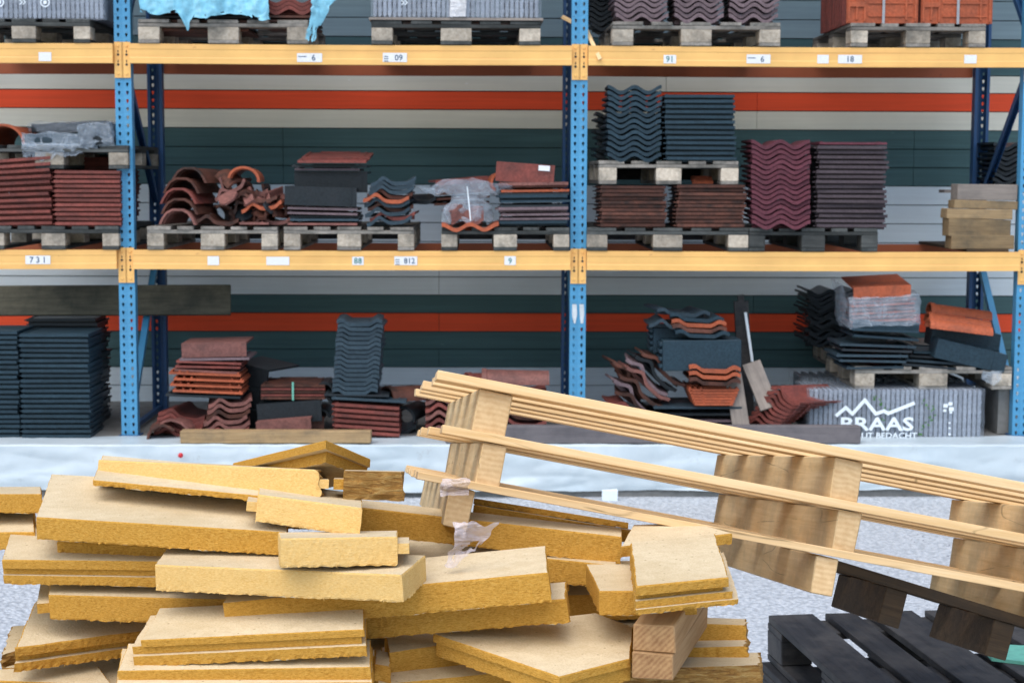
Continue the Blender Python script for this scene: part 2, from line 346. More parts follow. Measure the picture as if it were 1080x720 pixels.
while zt < 5.1:
    box(bm, -9, 9, YW, YW+0.02, zt+0.003, zt+0.127, 0); zt += 0.13
shed = empty('storage_building', (0, YW, 0), None, 'building wall of horizontal planks striped dark green, red and pale grey behind the rack', 'building')
mk('plank_wall', bm, wm, shed, (0, -YW, 0))
bm = BM(); box(bm, -9, 9, -1.55, 0.3, 4.35, 4.50, 0); mk('shade_overhang', bm, 'w_grey', shed)  # unseen roof, added to keep sky light out of the rack bays

# ------------------------------------------------------------------ pallet rack
rack = empty('pallet_rack', (0, 0, PZ), label='long pallet rack with blue perforated uprights and yellow beams before the striped wall', cat='rack')
def rp(name, bm, mats, parent=None, loc=(0, 0, 0), **k):
    if parent is None: parent = rack; loc = V(loc) - V((0, 0, PZ))
    return mk(name, bm, mats, parent, loc, **k)
def upright_mesh(zh):
    bm = BM(); w = 0.1; n = int(zh/0.05); t = 0.07
    for ci, cx in enumerate((-0.025, 0.025)):
        for k in range(n):
            zc = 0.025 + k*0.05; r = 0.0085
            out = [(-.025, -.025), (0, -.025), (.025, -.025), (.025, 0), (.025, .025), (0, .025), (-.025, .025), (-.025, 0)]
            hole = [(-.4, -1.35), (0, -1.6), (.4, -1.35), (.95, .3), (.8, 1.1), (0, 1.4), (-.8, 1.1), (-.95, .3)]
            a = [bm.verts.new((cx+x, (0.004 if abs(cx+x) < 0.001 else 0), zc+z)) for x, z in out]
            h = [bm.verts.new((cx+x*r, 0, zc+z*r)) for x, z in hole]
            h2 = [bm.verts.new((cx+x*r, 0.003, zc+z*r)) for x, z in hole]
            for i in range(8):
                j = (i+1) % 8
                bm.faces.new((a[i], a[j], h[j], h[i])); bm.faces.new((h[i], h[j], h2[j], h2[i]))
    zt = n*0.05
    for s in (-1, 1):   # side webs, lips
        box(bm, s*0.05 - (0.0025 if s > 0 else 0), s*0.05 + (0.0025 if s < 0 else 0), 0.0005, t, 0, zt)
        box(bm, s*0.05 if s < 0 else 0.03, -0.03 if s < 0 else 0.05, t, t+0.0025, 0, zt)
    bmesh.ops.remove_doubles(bm, verts=bm.verts, dist=0.0002)
    return bm
HT = 4.0 - PZ
me_up = None
ZB = [PZ, zmid, ztop, ztop + 1.26]
for i, x in enumerate(PX):
    for j, (y, rz) in enumerate(((0, 0), (DEP, 180))):
        if me_up is None:
            o = rp('upright', upright_mesh(HT), 'blue', loc=(x, y, PZ), rotm=Rz(rz)); me_up = o.data
        else: o = mesh_ob('upright', me_up, rack, (x, y, 0), Rz(rz))
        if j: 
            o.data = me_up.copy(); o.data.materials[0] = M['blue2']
        b2 = BM(); box(b2, -0.065, 0.065, -0.02, 0.10, 0.0, 0.008); mk('foot_plate', b2, 'blue2', o)
    # braces: zig-zag
    zz = [(at(130, 74, 0.1).z, at(165, 200, DEP).z), ]
    nodes = [(0.08, PZ+0.12), (1.02, zmid-0.05), (1.02, at(160, 215, DEP).z), (0.08, at(137, 72, 0.0).z), (0.08, ztop+0.1), (1.02, ztop+0.95)]
    for (ya, za), (yb, zb) in ((nodes[1], nodes[0]), (nodes[2], nodes[3]), (nodes[4], nodes[5])):
        d = V((0, yb-ya, zb-za)); b2 = BM(); L = d.length
        box(b2, -0.02, 0.02, 0, L, -0.022, -0.0195); box(b2, -0.02, -0.0175, 0, L, -0.0195, 0.02); box(b2, 0.0175, 0.02, 0, L, -0.0195, 0.02)
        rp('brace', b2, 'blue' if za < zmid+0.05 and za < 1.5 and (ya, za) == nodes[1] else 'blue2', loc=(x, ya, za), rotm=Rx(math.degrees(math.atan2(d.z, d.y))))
    for z in (PZ+0.1, zmid-0.02, ztop+0.03):
        b2 = BM(); box(b2, -0.015, 0.015, 0.07, 1.03, -0.015, 0.015); rp('brace', b2, 'blue2', loc=(x, 0, z - 0.06))
# scuffed bare patch on the middle upright
b2 = BM()
for k, (xa, wd) in enumerate(((-0.034, 0.03), (0.012, 0.03))):
    vs = [b2.verts.new((xa + wd*a + random.uniform(-.003, .003), -0.0012, z)) for a, z in ((0, 0.12), (0, 0.05), (0.3, 0), (0.75, 0.0), (1, 0.06), (0.9, 0.12))]
    b2.faces.new(vs)
rp('scuffed_patch', b2, 'scuff', loc=(PX[2], 0, at(608, 341, 0).z))
# text
def text_bm(bm, s, size, x, z, y, mat, bold=0.0, sx=1.0):
    cu = bpy.data.curves.new('t', 'FONT'); cu.body = s; cu.size = size; cu.align_x = 'CENTER'; cu.align_y = 'CENTER'; cu.resolution_u = 2; cu.offset = bold
    to = bpy.data.objects.new('t', cu); col.objects.link(to)
    dg = bpy.context.evaluated_depsgraph_get(); me = to.evaluated_get(dg).to_mesh()
    vs = [bm.verts.new((v.co.x*sx + x, y, v.co.y + z)) for v in me.vertices]
    for p in me.polygons:
        try: f = bm.faces.new([vs[i] for i in p.vertices]); f.material_index = mat
        except ValueError: pass
    to.to_mesh_clear(); bpy.data.objects.remove(to); bpy.data.curves.remove(cu)
STK = {('m', 0): [(40, 26, '7 3 1', 'ink', 0)],
       ('m', 1): [(225, 12, '', 'ink', 0), (293, 24, '', 'ink', 0), (377.5, 12, '88', 'inkg', 0), (428, 24, '812', 'ink', 1), (538, 12, '9', 'inkg', 0)],
       ('t', 0): [(47.5, 13, '', 'ink', 0)],
       ('t', 1): [(326.5, 26, '6', 'ink', 2), (416.5, 25, '09', 'ink', 1)],
       ('t', 2): [(706.5, 13, '91', 'inkg', 0), (800, 25, '6', 'ink', 2), (868, 12, '', 'ink', 0), (896.5, 25, '18', 'ink', 0), (1023.5, 13, '', 'ink', 0)]}
BH = 0.118
def beam_bm(L, rear=False):
    bm = BM(); h = BH
    pr = [(0, 0), (0, -h), (0.05, -h), (0.05, 0)]
    # front face with shallow ribs (profile in y,z, extruded along x)
    pts = [(0.0, 0.0), (0.0, -0.030), (0.0022, -0.036), (0.0022, -0.080), (0.0, -0.086), (0.0, -h), (0.05, -h), (0.05, 0.0)]
    a = [bm.verts.new((0, y, z)) for y, z in pts]; nseg = 30
    rings = [a] + [[bm.verts.new((L*k/nseg, y, z - 0.004*sin(pi*k/nseg))) for y, z in pts] for k in range(1, nseg+1)]
    for r0, r1 in zip(rings, rings[1:]):
        for i in range(len(pts)):
            j = (i+1) % len(pts); bm.faces.new((r0[i], r0[j], r1[j], r1[i]))
    bm.faces.new(rings[0][::-1]); bm.faces.new(rings[-1])
    return bm
def conn_bm(side):
    bm = BM()
    w = 0.046; x0, x1 = (0, w) if side > 0 else (-w, 0)
    box(bm, x0, x1, -0.006, -0.002, -0.205, 0.012)
    xw = x1 if side > 0 else x0
    box(bm, xw-0.002, xw+0.002, -0.006, 0.05, -0.205, 0.012)
    cx = (x0+x1)/2
    def disc(z, r, y0, mat, sx=1.0, sz=1.0, n=10):
        vs0 = [bm.verts.new((cx+r*sx*cos(2*pi*i/n), y0, z+r*sz*sin(2*pi*i/n))) for i in range(n)]
        vs1 = [bm.verts.new((cx+r*sx*0.7*cos(2*pi*i/n), y0-0.004 if mat == 0 else y0, z+r*sz*0.7*sin(2*pi*i/n))) for i in range(n)]
        for i in range(n):
            j = (i+1) % n; f = bm.faces.new((vs0[i], vs0[j], vs1[j], vs1[i])); f.material_index = mat
        f = bm.faces.new(vs1); f.material_index = mat
    disc(-0.012, 0.010, -0.0062, 0); disc(-0.180, 0.010, -0.0062, 0)
    for z in (-0.055, -0.115):
        disc(z - 0.010, 0.008, -0.0068, 1); disc(z+0.010, 0.0045, -0.0068, 1, 0.8, 2.0)
    return bm
for lv, zb in enumerate(ZB[1:]):
    for bay in range(3):
        xa, xb = PX[bay] + 0.051, PX[bay+1] - 0.051; L = xb - xa
        o = rp('beam', beam_bm(L), 'beam', loc=(xa, -0.052, zb)); tag(o, ['yellow lower beam', 'yellow upper beam', 'yellow top beam'][lv])
        for side, xx in ((1, 0.0), (-1, L)):
            # connector plate wraps onto the face of the upright
            s = -side
            mk('connector', conn_bm(s), ['beam', 'groove'], o, (xx + (0.0 if False else 0.0) + side*(-0.0025), 0.048, 0))
        for px, wpx, s, ink, ex in STK.get((('m', 't', 'x')[lv], bay), []):
            py = {0: 275, 1: 61}[lv] + (1.5 if px > 600 and lv == 1 else (-1 if px < 100 else 0))
            p = at(px, py, -0.053); sb = BM(); w = wpx/170/2; h = 0.0265
            a = random.uniform(-.002, .002)
            box(sb, -w, w, -0.001, 0.0, -h, h + a, 0)
            if s: text_bm(sb, s, 0.046 if len(s) > 2 and ' ' not in s else 0.05, (w*0.32 if ex else 0), -0.002, -0.0018, 1, 0.0006)
            if ex:
                for k in range(1 if ex == 2 else 3):
                    box(sb, -w*0.9, -w*0.25 if ex == 2 else -w*0.55, -0.0018, -0.0012, 0.004-k*0.014, 0.009-k*0.014, 1)
            mk('number_sticker', sb, ['paper', ink], o, (p.x - xa, -0.0012 - (-0.0), p.z - zb))
        # rear beam
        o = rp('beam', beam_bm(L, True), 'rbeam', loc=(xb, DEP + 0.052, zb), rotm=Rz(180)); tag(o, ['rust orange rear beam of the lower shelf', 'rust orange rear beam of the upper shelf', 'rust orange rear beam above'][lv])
# ------------------------------------------------------------------ pallets
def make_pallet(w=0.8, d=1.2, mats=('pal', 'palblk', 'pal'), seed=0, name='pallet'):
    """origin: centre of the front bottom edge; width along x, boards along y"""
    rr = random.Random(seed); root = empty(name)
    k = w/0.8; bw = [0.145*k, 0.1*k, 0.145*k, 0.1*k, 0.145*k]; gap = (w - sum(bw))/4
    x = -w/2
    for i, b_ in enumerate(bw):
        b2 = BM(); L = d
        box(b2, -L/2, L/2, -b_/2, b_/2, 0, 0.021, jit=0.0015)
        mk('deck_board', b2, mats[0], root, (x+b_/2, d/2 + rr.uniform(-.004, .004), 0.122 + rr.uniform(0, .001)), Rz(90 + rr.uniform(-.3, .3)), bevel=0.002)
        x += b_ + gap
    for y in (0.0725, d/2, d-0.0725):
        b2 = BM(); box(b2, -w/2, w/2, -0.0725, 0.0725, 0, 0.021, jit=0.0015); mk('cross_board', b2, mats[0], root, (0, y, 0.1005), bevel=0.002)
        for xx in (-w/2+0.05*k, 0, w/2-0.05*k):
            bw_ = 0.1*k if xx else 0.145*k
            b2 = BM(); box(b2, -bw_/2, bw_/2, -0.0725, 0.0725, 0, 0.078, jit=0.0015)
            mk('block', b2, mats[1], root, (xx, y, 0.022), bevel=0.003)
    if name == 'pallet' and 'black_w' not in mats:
        b2 = BM(); box(b2, -w/2, w/2, 0, 0.012, 0.023, 0.0995); mk('shade_board', b2, 'black_w', root, (0, d+0.001, 0))  # added board, no real pallet part; darkens the openings from behind
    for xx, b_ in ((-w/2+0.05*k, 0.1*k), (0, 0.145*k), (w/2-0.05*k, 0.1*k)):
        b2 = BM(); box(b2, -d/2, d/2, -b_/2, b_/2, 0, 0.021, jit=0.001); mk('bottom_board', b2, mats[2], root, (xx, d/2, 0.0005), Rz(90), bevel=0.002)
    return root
def dup(root, loc, rotm=None):
    r = root.copy(); col.objects.link(r)
    r.matrix_basis = Matrix.Translation(loc) @ (rotm.to_4x4() if rotm else Matrix())
    for ch in list(root.children):
        c = ch.copy(); col.objects.link(c); c.parent = r
        for g_ in ch.children:
            d = g_.copy(); col.objects.link(d); d.parent = c
    return r
pr8 = {}
used = set()
def pallet(key, px0, px1, z, label, y=-0.06, w=0.8, mats=('pal', 'palblk', 'pal'), d=1.2, rz=0.0, group='pallets standing on the rack'):
    kk = (w, mats, d)
    c = at((px0+px1)/2, 360, y).x
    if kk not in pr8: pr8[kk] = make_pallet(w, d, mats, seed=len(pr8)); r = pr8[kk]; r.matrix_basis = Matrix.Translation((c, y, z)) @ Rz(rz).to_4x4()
    else: r = dup(pr8[kk], (c, y, z), Rz(rz))
    tag(r, label, 'pallet', group); return r
def cx(px0, px1, y, py=250): return at((px0+px1)/2, py, y).x
E = 0.001
pal = ('pal', 'palblk', 'pal'); pdk = ('paldk', 'paldk', 'paldk'); pmx = ('paldk', 'palblk', 'paldk')
def palx(px0, px1, py, z, label, w, mats, y=-0.06, d=1.2, rz=0.0):
    global at
    c = at((px0+px1)/2, py, y).x; kk = (w, mats, d)
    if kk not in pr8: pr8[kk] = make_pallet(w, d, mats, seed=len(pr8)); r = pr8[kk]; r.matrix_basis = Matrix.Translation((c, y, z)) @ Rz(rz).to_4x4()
    else: r = dup(pr8[kk], (c, y, z), Rz(rz))
    return tag(r, label, 'pallet', 'pallets standing on the rack')
zt_, zm_ = ztop + E, zmid + E
PH = 0.1445
palx(-45, 95, 40, zt_, 'grey pallet under the wrapped grey tiles at the top left corner', 0.8, pmx)
palx(146, 325, 40, zt_, 'weathered pallet under the torn light blue tarp', 1.03, pal)
palx(391, 571, 40, zt_, 'dark pallet under the wrapped grey tiles between the tarp and the middle upright', 1.03, pmx)
palx(648, 821, 40, zt_, 'weathered pallet under the three mauve wavy tile stacks', 1.03, pal)
palx(897, 1040, 40, zt_, 'weathered pallet under the strapped terracotta tile packs', 0.83, pal)
palx(-14, 126, 250, zm_, 'dark pallet under the two red flat tile stacks by the left upright', 0.8, pmx)
palx(154, 294, 250, zm_, 'weathered pallet under the nested ridge tiles and broken tiles', 0.8, pal)
palx(298, 438, 250, zm_, 'weathered pallet under the mixed dark and red flat tiles', 0.8, pal)
palx(465, 601, 250, zm_, 'dark pallet under the bagged tiles beside the middle upright', 0.79, pmx)
palx(620, 789, 250, zm_, 'wide dark pallet under the two brown tile stacks', 1.0, pmx)
palx(790, 926, 250, zm_, 'dark green stained pallet under the maroon wavy tiles', 0.8, pdk)
# ================================================================== ROOF TILES
tcache = {}
def tile_bm(kind, w, l, t=0.014, amp=None):
    bm = BM()
    if kind in ('wave', 'trap', 'pan'):
        amp = amp or {'wave': 0.034, 'trap': 0.026, 'pan': 0.04}[kind]; n = 24 if kind != 'trap' else 0; top = []
        if kind == 'wave':
            for i in range(n+1):
                u = -0.5 + i/n; top.append((u*w, amp*(0.5 + 0.5*cos(4*pi*u))))
        elif kind == 'pan':
            for i in range(n+1):
                u = -0.5 + i/n; top.append((u*w, amp*(math.exp(-((u+0.22)/0.14)**2) + 0.7*math.exp(-((u-0.5)/0.12)**2))))
        else:
            for u, z in ((-.5, .75), (-.42, 1), (-.36, 1), (-.24, 0.1), (-.20, 0), (.20, 0), (.24, 0.1), (.36, 1), (.42, 1), (.5, .6)): top.append((u*w, amp*z))
        pts = [(x, z+t) for x, z in top] + [(x, z) for x, z in top[::-1]]
        pts = pts[::-1]
        extrude_profile(bm, pts, 0.012, l)
        lip = [(x, z+t) for x, z in top] + [(x, z-0.009) for x, z in top[::-1]]
        extrude_profile(bm, [(-w*.46, -0.008), (w*.46, -0.008), (w*.46, 0.016), (-w*.46, 0.016)], 0.10, 0.12)  # cross bar added to close the see-through gaps in stacks
        extrude_profile(bm, lip[::-1], 0, 0.014)
    elif kind == 'flat':
        box(bm, -w/2, w/2, 0, l, 0.012, 0.012+t*0.8, jit=0.0006)
        box(bm, -w/2, w/2, -0.001, 0.016, 0.006, 0.012+t*0.8+0.001)
        box(bm, -w/2+0.004, w/2-0.004, 0.04, 0.06, -0.008, 0.0118); box(bm, -w/2+0.004, w/2-0.004, l-0.06, l-0.03, -0.018, 0.0118)  # front cross bar added to darken the gaps between stacked tiles
        for x in (-w/2+0.012, w/2-0.012): box(bm, x-0.008, x+0.008, 0.061, l-0.062, -0.003, 0.0115)
        box(bm, -w/2-0.018, -w/2+0.0005, 0.02, l-0.01, 0.009, 0.016)
        box(bm, -w/2+0.01, -w/2+0.022, 0.017, l, 0.012+t*0.8-0.001, 0.012+t*0.8+0.005)
    elif kind == 'slab':
        box(bm, -w/2, w/2, 0, l, 0.0, t, jit=0.0008)
        box(bm, -w/2+0.012, -w/2+0.024, 0.02, l, t-0.001, t+0.005); box(bm, w/2-0.05, w/2-0.038, 0.02, l, t-0.001, t+0.004)
        box(bm, -w*0.3, w*0.3, l-0.03, l-0.01, t-0.001, t+0.007)
    elif kind == 'ribbed':     # interlocking back face with grooves, seen when stood on edge
        box(bm, -w/2, w/2, 0, l, 0.0, t)
        for i, x in enumerate((-.47, -.36, -.25, .33, .46)): box(bm, x*w-0.006, x*w+0.006, 0.01+0.01*(i % 2), l-0.01, t-0.001, t+0.010)
        for i in range(4): box(bm, -w*0.2, w*0.42, l*(0.12+0.24*i), l*(0.12+0.24*i)+0.010, t-0.001, t+0.008)
        box(bm, -w*0.46, -w*0.26, l*0.3, l*0.3+0.03, t-0.001, t+0.013)
    elif kind == 'verge':
        h = amp or 0.11
        box(bm, -w/2, w/2, 0, t, 0, h, jit=0.0008); box(bm, -w/2, w/2, t-0.001, l, h-t, h-0.001)
        box(bm, w/2-0.04, w/2-0.03, -0.004, 0.001, 0.01, h-0.004)
    elif kind in ('ridge', 'aridge'):
        N = 14 if kind == 'ridge' else 6
        def ringpts(r, t):
            o = []
            if kind == 'ridge':
                for i in range(N+1):
                    a = pi*i/N; o.append((r*cos(a), r*0.85*sin(a)))
            else:
                for x, z in ((1, 0), (.86, .30), (.62, .62), (.28, .80), (-.28, .80), (-.62, .62), (-.86, .30), (-1, 0)): o.append((r*x, r*z))
            return o
        t = 0.016
        def sec(y, r):
            return [bm.verts.new((x, y, z)) for x, z in ringpts(r, 0)], [bm.verts.new((x, y, z)) for x, z in ringpts(r-t, 0)]
        secs = [sec(0, w/2), sec(0.03, w/2), sec(0.034, w/2-0.007), sec(l-0.03, w/2*0.86), sec(l, w/2*0.86)]
        for (o0, i0), (o1, i1) in zip(secs, secs[1:]):
            m_ = len(o0)
            for i in range(m_-1):
                bm.faces.new((o0[i], o0[i+1], o1[i+1], o1[i])); bm.faces.new((i0[i+1], i0[i], i1[i], i1[i+1]))
            bm.faces.new((o0[0], o1[0], i1[0], i0[0])); bm.faces.new((o0[-1], i0[-1], i1[-1], o1[-1]))
        for (o0, i0) in (secs[0], secs[-1]):
            for i in range(len(o0)-1): bm.faces.new((o0[i], i0[i], i0[i+1], o0[i+1]))
    elif kind == 'shard':
        rs_ = random.Random(int(w*1000)); n = 7
        pts = [(w/2*cos(2*pi*i/n)*rs_.uniform(.6, 1), l/2*sin(2*pi*i/n)*rs_.uniform(.6, 1)) for i in range(n)]
        a = [bm.verts.new((x, y, 0)) for x, y in pts]; b = [bm.verts.new((x, y, t)) for x, y in pts]
        bm.faces.new(a[::-1]); bm.faces.new(b)
        for i in range(n): bm.faces.new((a[i], a[(i+1) % n], b[(i+1) % n], b[i]))
    bmesh.ops.recalc_face_normals(bm, faces=bm.faces)
    return bm
KN = {'wave': 'wavy_roof_tile', 'trap': 'profiled_roof_tile', 'pan': 'pantile', 'flat': 'flat_roof_tile', 'slab': 'flat_roof_tile', 'ribbed': 'roof_tile', 'verge': 'verge_tile', 'ridge': 'ridge_tile', 'aridge': 'ridge_tile', 'shard': 'broken_tile'}
def tile(kind, w, l, mat, loc, rotm, label, group=None, parent=None, amp=None, name=None):
    k = (kind, round(w, 3), round(l, 3), mat, amp)
    if k not in tcache:
        o = mk(name or KN[kind], tile_bm(kind, w, l, amp=amp), mat, parent, loc, rotm, smooth=False, bevel=0.0)
        tcache[k] = o.data
        if kind in ('wave', 'pan', 'ridge'):
            o.data.polygons.foreach_set('use_smooth', [True]*len(o.data.polygons))
            try: o.data.set_sharp_from_angle(angle=R(40))
            except Exception: pass
    else: o = mesh_ob(name or KN[kind], tcache[k], parent, loc, rotm)
    if label: tag(o, label, 'roof tile', group)
    return o
def put(kind, w, l, mat, px, py, Y, label, rx=0, ry=0, rz=0, group=None, amp=None, cat=None):
    o = tile(kind, w, l, mat, at(px, py, Y), Rz(rz) @ Ry(ry) @ Rx(rx), label, group, amp=amp)
    if cat: o['category'] = cat
    return o
def stack(kind, l, mat, px0, px1, pyb, pyt, n, Y, desc, jx=0.009, jr=1.8, lean=0.0, z0=None, amp=None, tilt=0.0, mats=None, rz=0.0, seed=1, tiltend=None, wn=None, step=0.0):
    """n tiles between photo rows pyb (bottom) and pyt (top) at depth Y"""
    rr = random.Random(seed*13+n); a = at(px0, (pyb+pyt)/2, Y); b = at(px1, (pyb+pyt)/2, Y); w = wn or round(b.x - a.x, 2); c = (a.x + b.x)/2
    zb = z0 if z0 is not None else at((px0+px1)/2, pyb, Y).z
    ztp = at((px0+px1)/2, pyt, Y).z
    th = {'wave': 0.048, 'pan': 0.05, 'trap': 0.04, 'flat': 0.024}.get(kind, 0.016)
    pitch = (ztp - zb - th)/(n-1)
    for i in range(n):
        m = mats[i % len(mats)] if mats else mat
        f = i/(n-1)
        tl = tilt + ((tiltend - tilt)*f if tiltend is not None else 0)
        lab = ('bottom tile' if i == 0 else 'topmost tile' if i == n-1 else f'{ORD[i]} tile up') + (' of the ' if i in (0, n-1) else ' in the ') + desc
        tile(kind, w, l, m, (c + lean*f + rr.uniform(-jx, jx), Y + rr.uniform(-jx, jx)*1.5 - step*i, zb + pitch*i), Rz(rz + rr.uniform(-jr, jr)) @ Ry(tl + rr.uniform(-.3, .3)), lab, 'tiles of the ' + desc, amp=amp)
    return w
ZP, ZPT = zm_ + PH, zt_ + PH
yf = -0.05
# ---- middle shelf
stack('flat', 0.42, 'red', -12, 53, 237, 167, 12, yf, 'red flat tile stack cut by the left photo edge', jx=0.012, z0=ZP, tilt=-1, tiltend=-4, seed=2)
stack('flat', 0.42, 'red', 58, 127, 237, 180, 12, yf, 'red flat tile stack beside the left upright', jx=0.004, z0=ZP)
stack('flat', 0.40, 'red', 66, 134, 237, 166, 15, 0.5, 'red tile stack hidden behind the left upright', z0=ZP)
for i in range(5):
    put('aridge', 0.245, 0.38, ['pink', 'brown', 'red', 'brown', 'brown'][i], 187 + (0, 2, 1, 4, 12)[i], 237 - i*11.0, yf + 0.03*i, 'angular ridge tile, ' + ['bottom', 'second up', 'third up', 'fourth up', 'top'][i] + ' of the nested row on the pallet', rz=-12 - i, group='nested angular ridge tiles')
g_ = 'broken tiles heaped beside the nested ridge tiles'
put('pan', 0.27, 0.36, 'brown', 228, 236, yf, 'brown curved tile lying lowest left in the heap beside the ridge tiles', ry=4, group=g_)
put('slab', 0.18, 0.3, 'pink', 268, 237, yf - .03, 'small pink flat tile lying low in front of the heap beside ridge tiles', group=g_)
put('pan', 0.26, 0.36, 'pink', 286, 236, yf + .05, 'pinkish curved tile at the right foot of the heap beside ridge tiles', ry=-3, group=g_)
put('ridge', 0.16, 0.36, 'brown', 236, 228, yf + .1, 'dark half round tile in the left middle of the heap', ry=50, rz=15, group=g_)
put('pan', 0.26, 0.36, 'redb', 276, 221, yf, 'orange edged curved tile tilted on the right of the heap', ry=-8, rz=-10, group=g_)
put('ridge', 0.19, 0.4, 'brown', 288, 222, yf + .08, 'dark half round tile hanging over the right side of the heap', ry=20, rz=-15, group=g_)
put('shard', 0.17, 0.16, 'pink', 239, 210, yf, 'broken pink shard leaning in the middle of the heap', rx=35, ry=-25, group=g_)
put('pan', 0.29, 0.36, 'brown', 267, 212, yf + .02, 'brown curved tile lying across the upper heap', ry=3, group=g_)
put('pan', 0.22, 0.34, 'pink', 244, 203, yf + .03, 'pinkish curved tile slanting under the top half round tile', ry=-28, group=g_)
put('slab', 0.10, 0.3, 'pink', 233, 196, yf + .1, 'narrow pink tile standing at the left of the heap', ry=75, group=g_)
put('slab', 0.13, 0.3, 'brown', 277, 205, yf + .18, 'narrow dark tile standing upright at the right of the heap', ry=82, group=g_)
put('ridge', 0.20, 0.34, 'redb', 257, 190, yf + .02, 'half round ridge tile crowning the heap beside the nested ridge tiles', ry=8, group=g_)
put('shard', 0.14, 0.14, 'dark', 258, 226, yf + .1, 'dark shard wedged low inside the heap', rx=50, group=g_)
put('wave', 0.24, 0.4, 'brown', 262, 231, yf + .12, 'brown wavy tile lying at the centre bottom of the heap', group=g_)
rs_ = random.Random(21)
for k in range(16):
    kd = rs_.choice(['pan', 'shard', 'slab', 'ridge', 'pan']); lf = k % 4 == 3
    put(kd, rs_.choice((.12, .16, .2)), rs_.choice((.12, .2)), rs_.choice(['brown', 'pink', 'dark', 'red', 'brown']), 240 + rs_.uniform(-12, 46), 232 - rs_.uniform(0, 30), yf + rs_.uniform(-.03, .22), 'small broken tile piece wedged in the heap beside the ridge tiles', rx=rs_.uniform(-25, 45), ry=rs_.uniform(-50, 50), rz=rs_.uniform(-50, 50), group='small broken tile pieces in the heap')
# mixed stack
g_ = 'tiles of the mixed dark and red stack'
s = 'of the mixed dark and red stack'
put('slab', 0.43, 0.4, 'pink', 340, 237.5, yf, 'bottom light pink edged tile ' + s, group=g_)
put('slab', 0.42, 0.4, 'slate', 342, 233, yf, 'slate blue tile above the bottom one ' + s, group=g_)
put('slab', 0.43, 0.4, 'dark', 342, 230, yf + .03, 'thin black tile above the slate blue one ' + s, group=g_)
put('slab', 0.43, 0.4, 'mauve', 340, 226.5, yf, 'lower of the two mauve edged flat tiles ' + s, ry=1, group=g_)
put('slab', 0.43, 0.4, 'mauve', 340, 221.5, yf, 'upper of the two mauve edged flat tiles ' + s, ry=1, group=g_)
put('verge', 0.44, 0.4, 'dark', 338, 217, yf - .01, 'front dark verge tile in the middle ' + s, ry=1.5, amp=0.115, group=g_)
put('verge', 0.45, 0.4, 'dark', 349, 203, yf + .08, 'rear dark verge tile with two short red marks ' + s, amp=0.13, group=g_)
put('slab', 0.40, 0.4, 'purp', 345, 180, yf + .04, 'thin purple grey tile under the top red tiles ' + s, group=g_)
put('slab', 0.46, 0.4, 'dark', 347, 176.5, yf + .06, 'black tile just under the top red tiles ' + s, group=g_)
put('slab', 0.42, 0.4, 'red', 350, 172, yf, 'lower of the two dark red tiles on top ' + s, rx=4, group=g_)
put('slab', 0.42, 0.4, 'red', 354, 168.5, yf + .1, 'upper of the two dark red tiles on top ' + s, rx=5, group=g_)
# wavy stack beside it
cs = ['slate', 'red', 'slate', 'brown', 'slate', 'redb', 'brown', 'slate', 'slate', 'slate']
for i in range(10):
    put('pan', 0.28, 0.38, cs[i], 411 + (0, 3, -2, 1, -3, -4, 0, 2, 3, 4)[i], 236 - i*4.6, yf + (0, .02, 0, .03, 0, -.02, .02, 0, 0, 0)[i], ORD[i].replace('bottom', 'lowest') + f" {'orange' if cs[i]=='redb' else 'red' if cs[i]=='red' else 'brown' if cs[i]=='brown' else 'slate grey'} curved tile up in the low wavy stack of mixed colours", ry=(-5, -3, -4, 2, 0, 2, 3, -2, -3, -3)[i], rz=(2, -2, 1, 4, -3, 2, 0, 1, 2, 3)[i], group='low stack of mixed wavy tiles')
put('pan', 0.25, 0.38, 'dark', 440, 214, 0.25, 'dark curved tile sticking out behind the low wavy stack', rz=-20, group='low stack of mixed wavy tiles')
# bagged
g_ = 'tiles stacked beside the middle upright'
put('wave', 0.35, 0.4, 'redb', 496, 243, yf - .04, 'bright red wavy tile under the clear plastic bag', ry=-1)
for i, (m, yy, lb) in enumerate((('blutile', 237, 'lowest blue black flat'), ('mauve', 232, 'pale edged'), ('mauve', 227.5, 'second pale edged'), ('mauve', 222.5, 'third pale edged'), ('dark', 218.5, 'black'), ('blutile', 213.5, 'rough dark blue'), ('blutile', 209.5, 'upper rough dark blue'), ('dark', 206, 'thin black'), ('redb', 202.5, 'bright red edged'), ('pink', 196.5, 'uppermost pale edged'))):
    put('flat' if i % 3 == 0 else 'slab', 0.42 + 0.01*(i % 2), 0.4, m, 563.5 + (i % 3 - 1), yy, yf, lb + ' tile in the flat stack beside the middle upright', ry=-0.8, group=g_)
put('verge', 0.36, 0.4, 'red', 553, 193, yf + .01, 'red verge tile with a white sticker on top of the flat stack', ry=4, rz=-3, amp=0.12)
put('ridge', 0.13, 0.3, 'redb', 527, 192, yf + .05, 'orange rounded tile end leaning beside the stickered red tile', ry=-65, rz=5)
for i in range(4):
    put('slab' if i < 2 else 'verge', 0.35, 0.35, ['brown', 'brown', 'brown', 'red'][i], 487 + i*0.6, 216 - i*6, 0.22 + i*.02, ['lowest', 'second', 'third', 'topmost'][i] + ' reddish brown tile in the pile behind the plastic bag', ry=-2 - i, amp=0.06 if i > 1 else None, rz=3*i, group='reddish brown tiles behind the bag')
bm = BM(); box(bm, -0.035, 0.035, -0.001, 0.001, -0.016, 0.016); tag(mk('paper_sticker', bm, 'paper', None, at(574, 177.5, yf - 0.004), Ry(4) @ Rz(-3)), 'small white sticker on the red verge tile beside the middle upright', 'sticker')
